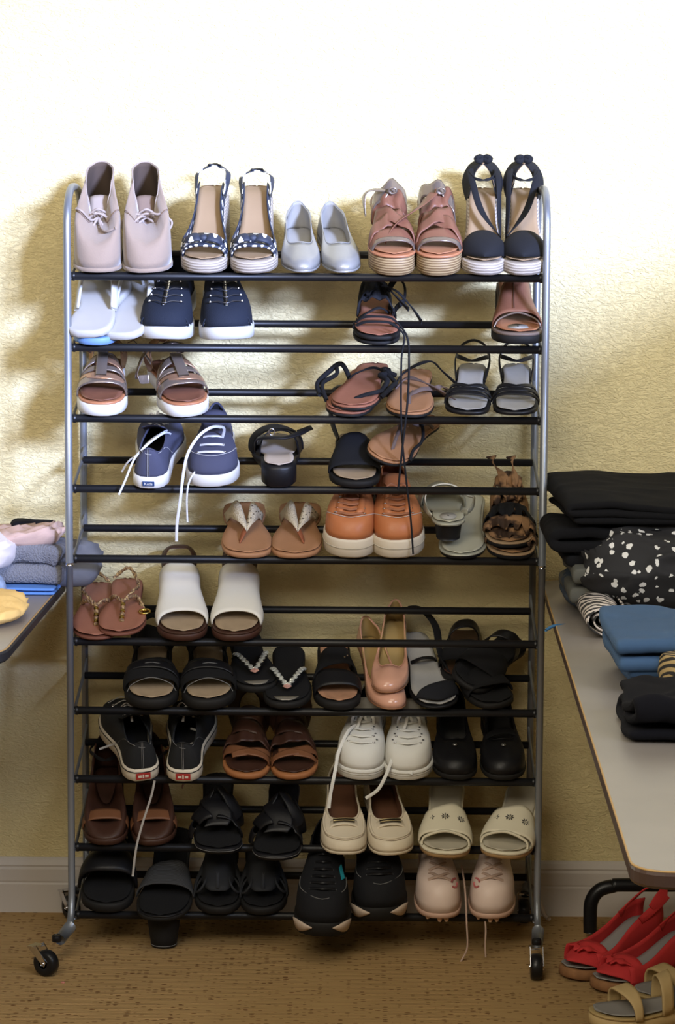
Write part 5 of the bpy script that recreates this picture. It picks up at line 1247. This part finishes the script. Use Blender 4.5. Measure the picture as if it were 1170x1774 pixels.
def folded(name, label, px, py, w, d, h, m_, n=3, side='front', Y=None, dz=0, rot=0, amp=.006, seed=0, group=None, thick=.72, tilt=0, cat='clothes', at_xy=None, freq=9):
    """a garment folded n times: one continuous sheet turning back on itself, folds toward the front or the left"""
    r_ = random.Random(seed); t = h/n; path = []
    run, ext = (d, w) if side == 'front' else (w, d)
    end = [run/2*(1-.10*r_.random()) for _ in range(n+1)]; beg = [run/2*(1-.08*r_.random()) for _ in range(n+1)]
    for k in range(n):
        z = (k+.5)*t; s0, s1 = (-beg[k//2 if k % 2 else k//2], end[k]) if k % 2 == 0 else (end[k-1], -beg[(k+1)//2])
        m__ = 16
        for i in range(m__+1): path.append((s0+(s1-s0)*i/m__, z))
        if k < n-1:
            sg = 1 if s1 > 0 else -1
            for i in range(1, 7): a = -pi/2+pi*i/7; path.append((s1+sg*cos(a)*t*.55, z+t/2+sin(a)*t/2))
    if side and path[len(path)//2]: pass
    P = []; ne = 34
    for s_, z in path:
        row = []
        for j in range(ne+1):
            e = ext*(j/ne-.5); edge = abs(j/ne-.5)*2
            x, y = (e, s_) if side == 'front' else (s_, e)
            q = V((x*freq+seed*5, y*freq+seed*2, z*freq*.7)); nz_ = noise.noise(q); n2 = noise.noise(q*.45+V((7, 1, 3))); rg = max(0, 1-abs(noise.noise(V((q.x*.7+q.y*1.5, q.x*.9-q.y*.6, q.z)))*2.6))**3
            hz = z/h; shr = 1-.05*noise.noise(V((z*60+seed, e*8, seed)))*(1 if edge > .8 else 0)
            zz = z*(1-.10*edge**4)+(nz_*amp+n2*amp*1.3+rg*amp*.8)*hz+tilt*y*hz
            p = V((x*(shr if side == 'front' else 1)+nz_*amp*.8, y*(1 if side == 'front' else shr)+n2*amp*1.2, max(zz, t*.42)))
            p.rotate(Matrix.Rotation(rot, 3, 'Z')); row.append(p)
        P.append(row)
    b = MB(); b.grid(P)
    for k_ in range(len(b.f)): pass
    o = b.build(name, m_); mo = o.modifiers.new('thickness', 'SOLIDIFY'); mo.thickness = t*thick; mo.offset = 0
    mo = o.modifiers.new('round', 'SUBSURF'); mo.levels = 1; mo.render_levels = 1
    if at_xy: o.location = at_xy
    else:
        p = at(px, py, Y=Y) if Y is not None else at(px, py, z=TZ+dz); o.location = (p.x+w/2, p.y+d/2, p.z)
    return tag(o, label, cat, group)
cblk = mat('black_cloth', (.006, .006, .007), .95, .4, 300, spec=.15)
cblk2 = mat('black_knit', (.007, .007, .010), .95, .6, 500, kind='weave', spec=.15)
fleck = uvdots('black_white_fleck_cloth', (.010, .010, .012), (.66, .66, .64), 46, .545, .8, blob=True)
olive = mat('grey_olive_cloth', (.085, .085, .072), .9, .4, 250)
dkblue = mat('slate_blue_cloth', (.035, .048, .068), .9, .5, 400)
denim = mat('blue_denim', (.055, .115, .225), .85, .5, 700, kind='weave', var=.15, vscale=8)
zebra = stripes('zebra_cloth', (.02, .018, .018), (.58, .52, .47), 20, 'DIAGONAL', .85, dist=7, bump=.1)
strip = stripes('yellow_black_knit', (.02, .018, .016), (.42, .30, .13), 42, 'DIAGONAL', .9, dist=.6)
def fl(px, py, w, d, h, dz=0, Y=None):
    if Y is not None: p = at(px, py, Y=Y); return (p.x+w/2, p.y+d/2, p.z), (w, d, h)
    # front left bottom corner seen at px,py for something lying dz above the table
    p = at(px, py, z=TZ+dz); return (p.x+w/2, p.y+d/2, TZ+dz), (w, d, h)
def item(name, label, px, py, w, d, h, dz, m_, rot=0, Y=None, **k): cc, dd = fl(px, py, w, d, h, dz, Y); return cloth(name, label, 'clothes', cc, dd, rot, m_, **k)
item('patterned_leggings', 'dark slate garment folded low in the pile on the right table', 980, 1066, .30, .24, .075, 0, dkblue, amp=.009, layers=2, seed=1)
folded('olive_top', 'grey olive garment folded in the pile on the right table', 986, 1050, .25, .26, .084, olive, n=2, side='left', Y=-.27, seed=2)
folded('black_trousers', 'black trousers folded at the left of the pile under the top trousers', 972, 986, .31, .26, .088, cblk, n=3, side='left', Y=-.24, seed=3)
item('flecked_skirt', 'black cloth with white flecks bulging from the pile on the right table', 1022, 1062, .40, .26, .128, 0, fleck, Y=-.34, amp=.022, freq=6, seed=4, nz=40, nt=120, ridge=1.6, ex=3.2)
folded('black_trousers', 'black trousers folded wide on top of the pile on the right table', 972, 910, .42, .36, .060, cblk, n=3, side='left', Y=-.25, seed=5, tilt=.10, rot=.06)
b = MB(); P = []
for i in range(90):
    a = i*.22; r = .004+.0245*i/90*1.0
    P.append([V((r*cos(a)*1.5, y, .030+r*sin(a)*1.0)) for y in (-.14, -.08, 0, .14)])
b.grid(P); o = b.build('zebra_scarf', zebra, solid=.003); o.location = (.560, -.34, TZ+.003); tag(o, 'black and white zebra print cloth rolled up on the table', 'clothes')
jg = 'folded blue denim jeans on the right table'
folded('folded_jeans', 'lower pair of blue jeans folded on the right table', 1092, 1204, .34, .26, .050, denim, n=2, side='front', seed=6, group=jg, amp=.005)
folded('folded_jeans', 'upper pair of blue jeans folded over the lower pair', 1070, 1168, .36, .30, .066, denim, n=2, side='front', dz=.036, seed=12, group=jg, amp=.008, tilt=.04)
item('striped_knit', 'yellow and black striped knit on the jeans at the frame edge', 1146, 1208, .20, .12, .070, .010, strip, amp=.008, seed=8, ex=2.6)
folded('black_garment', 'crumpled black garment at the front of the clothes on the right table', 1094, 1290, .36, .20, .062, cblk2, n=3, side='front', seed=9, amp=.016, freq=11)
b = MB().tube(crom([at(946, 1092, Y=-.35), at(952, 1088, Y=-.34), at(962, 1084, Y=-.33), at(985, 1083, Y=-.30), at(1000, 1085, Y=-.28)], 6), .0030, 8)
tag(b.build('drawstring', mat('blue_string', (.04, .13, .24), .7)), 'thin blue drawstring trailing off the corner of the right table', 'cord')

waffle = mat('grey_waffle_knit', (.155, .155, .17), .95, 1.0, 260, kind='voronoi', dist=.002, var=.15)
waffle2 = mat('grey_jersey', (.13, .13, .14), .95, .5, 260, var=.15)
pinkc = mat('dusty_pink_cloth', (.48, .33, .27), .9, .3, 200, var=.08)
pinkw = mat('pale_pink_cloth', (.58, .52, .50), .9, .3, 200, var=.05)
bluec = mat('cornflower_cloth', (.09, .21, .50), .85, .3, 200)
lbl = mat('pale_blue_cloth', (.24, .30, .42), .9, .3, 200, var=.06)
yel = mat('soft_yellow_cloth', (.72, .47, .16), .9, .3, 200, var=.08)
folded('folded_blue_cloth', 'blue cloth folded flat beneath the grey knit on the left table', 0, 0, .27, .17, .018, bluec, n=2, side='front', seed=11, amp=.0015, at_xy=(-.640, .085, TZ))
folded('grey_knit', 'grey waffle knit sweater with a sleeve poking into the shoe rack', 0, 0, .32, .17, .082, waffle, n=2, side='front', seed=14, amp=.013, thick=.98, at_xy=(-.66, .115, TZ+.018), rot=.04)
cloth('grey_sleeve', 'grey jersey garment bulging between the rack posts above the brown thongs', 'clothes', (-.492, .145, TZ+.0), (.125, .09, .105), .0, waffle2, .016, 2, freq=9, seed=13, ex=2.6)
cloth('black_cloth', 'black garment just showing behind the pink cloth on the left table', 'clothes', (-.575, .21, TZ+.098), (.09, .05, .030), .1, cblk, .006, 1, seed=14)
cloth('pink_blouse', 'dusty pink garment crumpled over the grey knit on the left table', 'clothes', (-.655, .11, TZ+.088), (.30, .18, .034), .03, pinkc, .012, 1, freq=14, seed=15, tilt=(.12, 0), ridge=1.2)
cloth('white_blouse', 'pale pink white garment draped at the left edge of the photo', 'clothes', (-.69, .03, TZ+.050), (.20, .10, .062), -.2, pinkw, .014, 1, freq=12, seed=16, ex=3, ridge=.35)
cloth('pale_blue_cloth', 'pale blue cloth between the yellow and grey garments on the left table', 'clothes', (-.69, -.02, TZ), (.19, .12, .035), -.25, lbl, .008, 1, seed=17, ex=2.6)
cloth('yellow_towel', 'soft yellow cloth spread at the front corner of the left table', 'clothes', (-.632, -.265, TZ), (.20, .34, .034), .16, yel, .010, 1, freq=10, seed=18, ex=2.8, ridge=.8)
b = MB().box((0, 0, .0015), (.007, .004, .003)); o = b.build('paper_scrap', mat('pink_scrap', (.5, .2, .16), .8)); o.location = at(109, 1703, z=0); tag(o, 'tiny pink scrap on the carpet in front of the left caster', 'scrap')
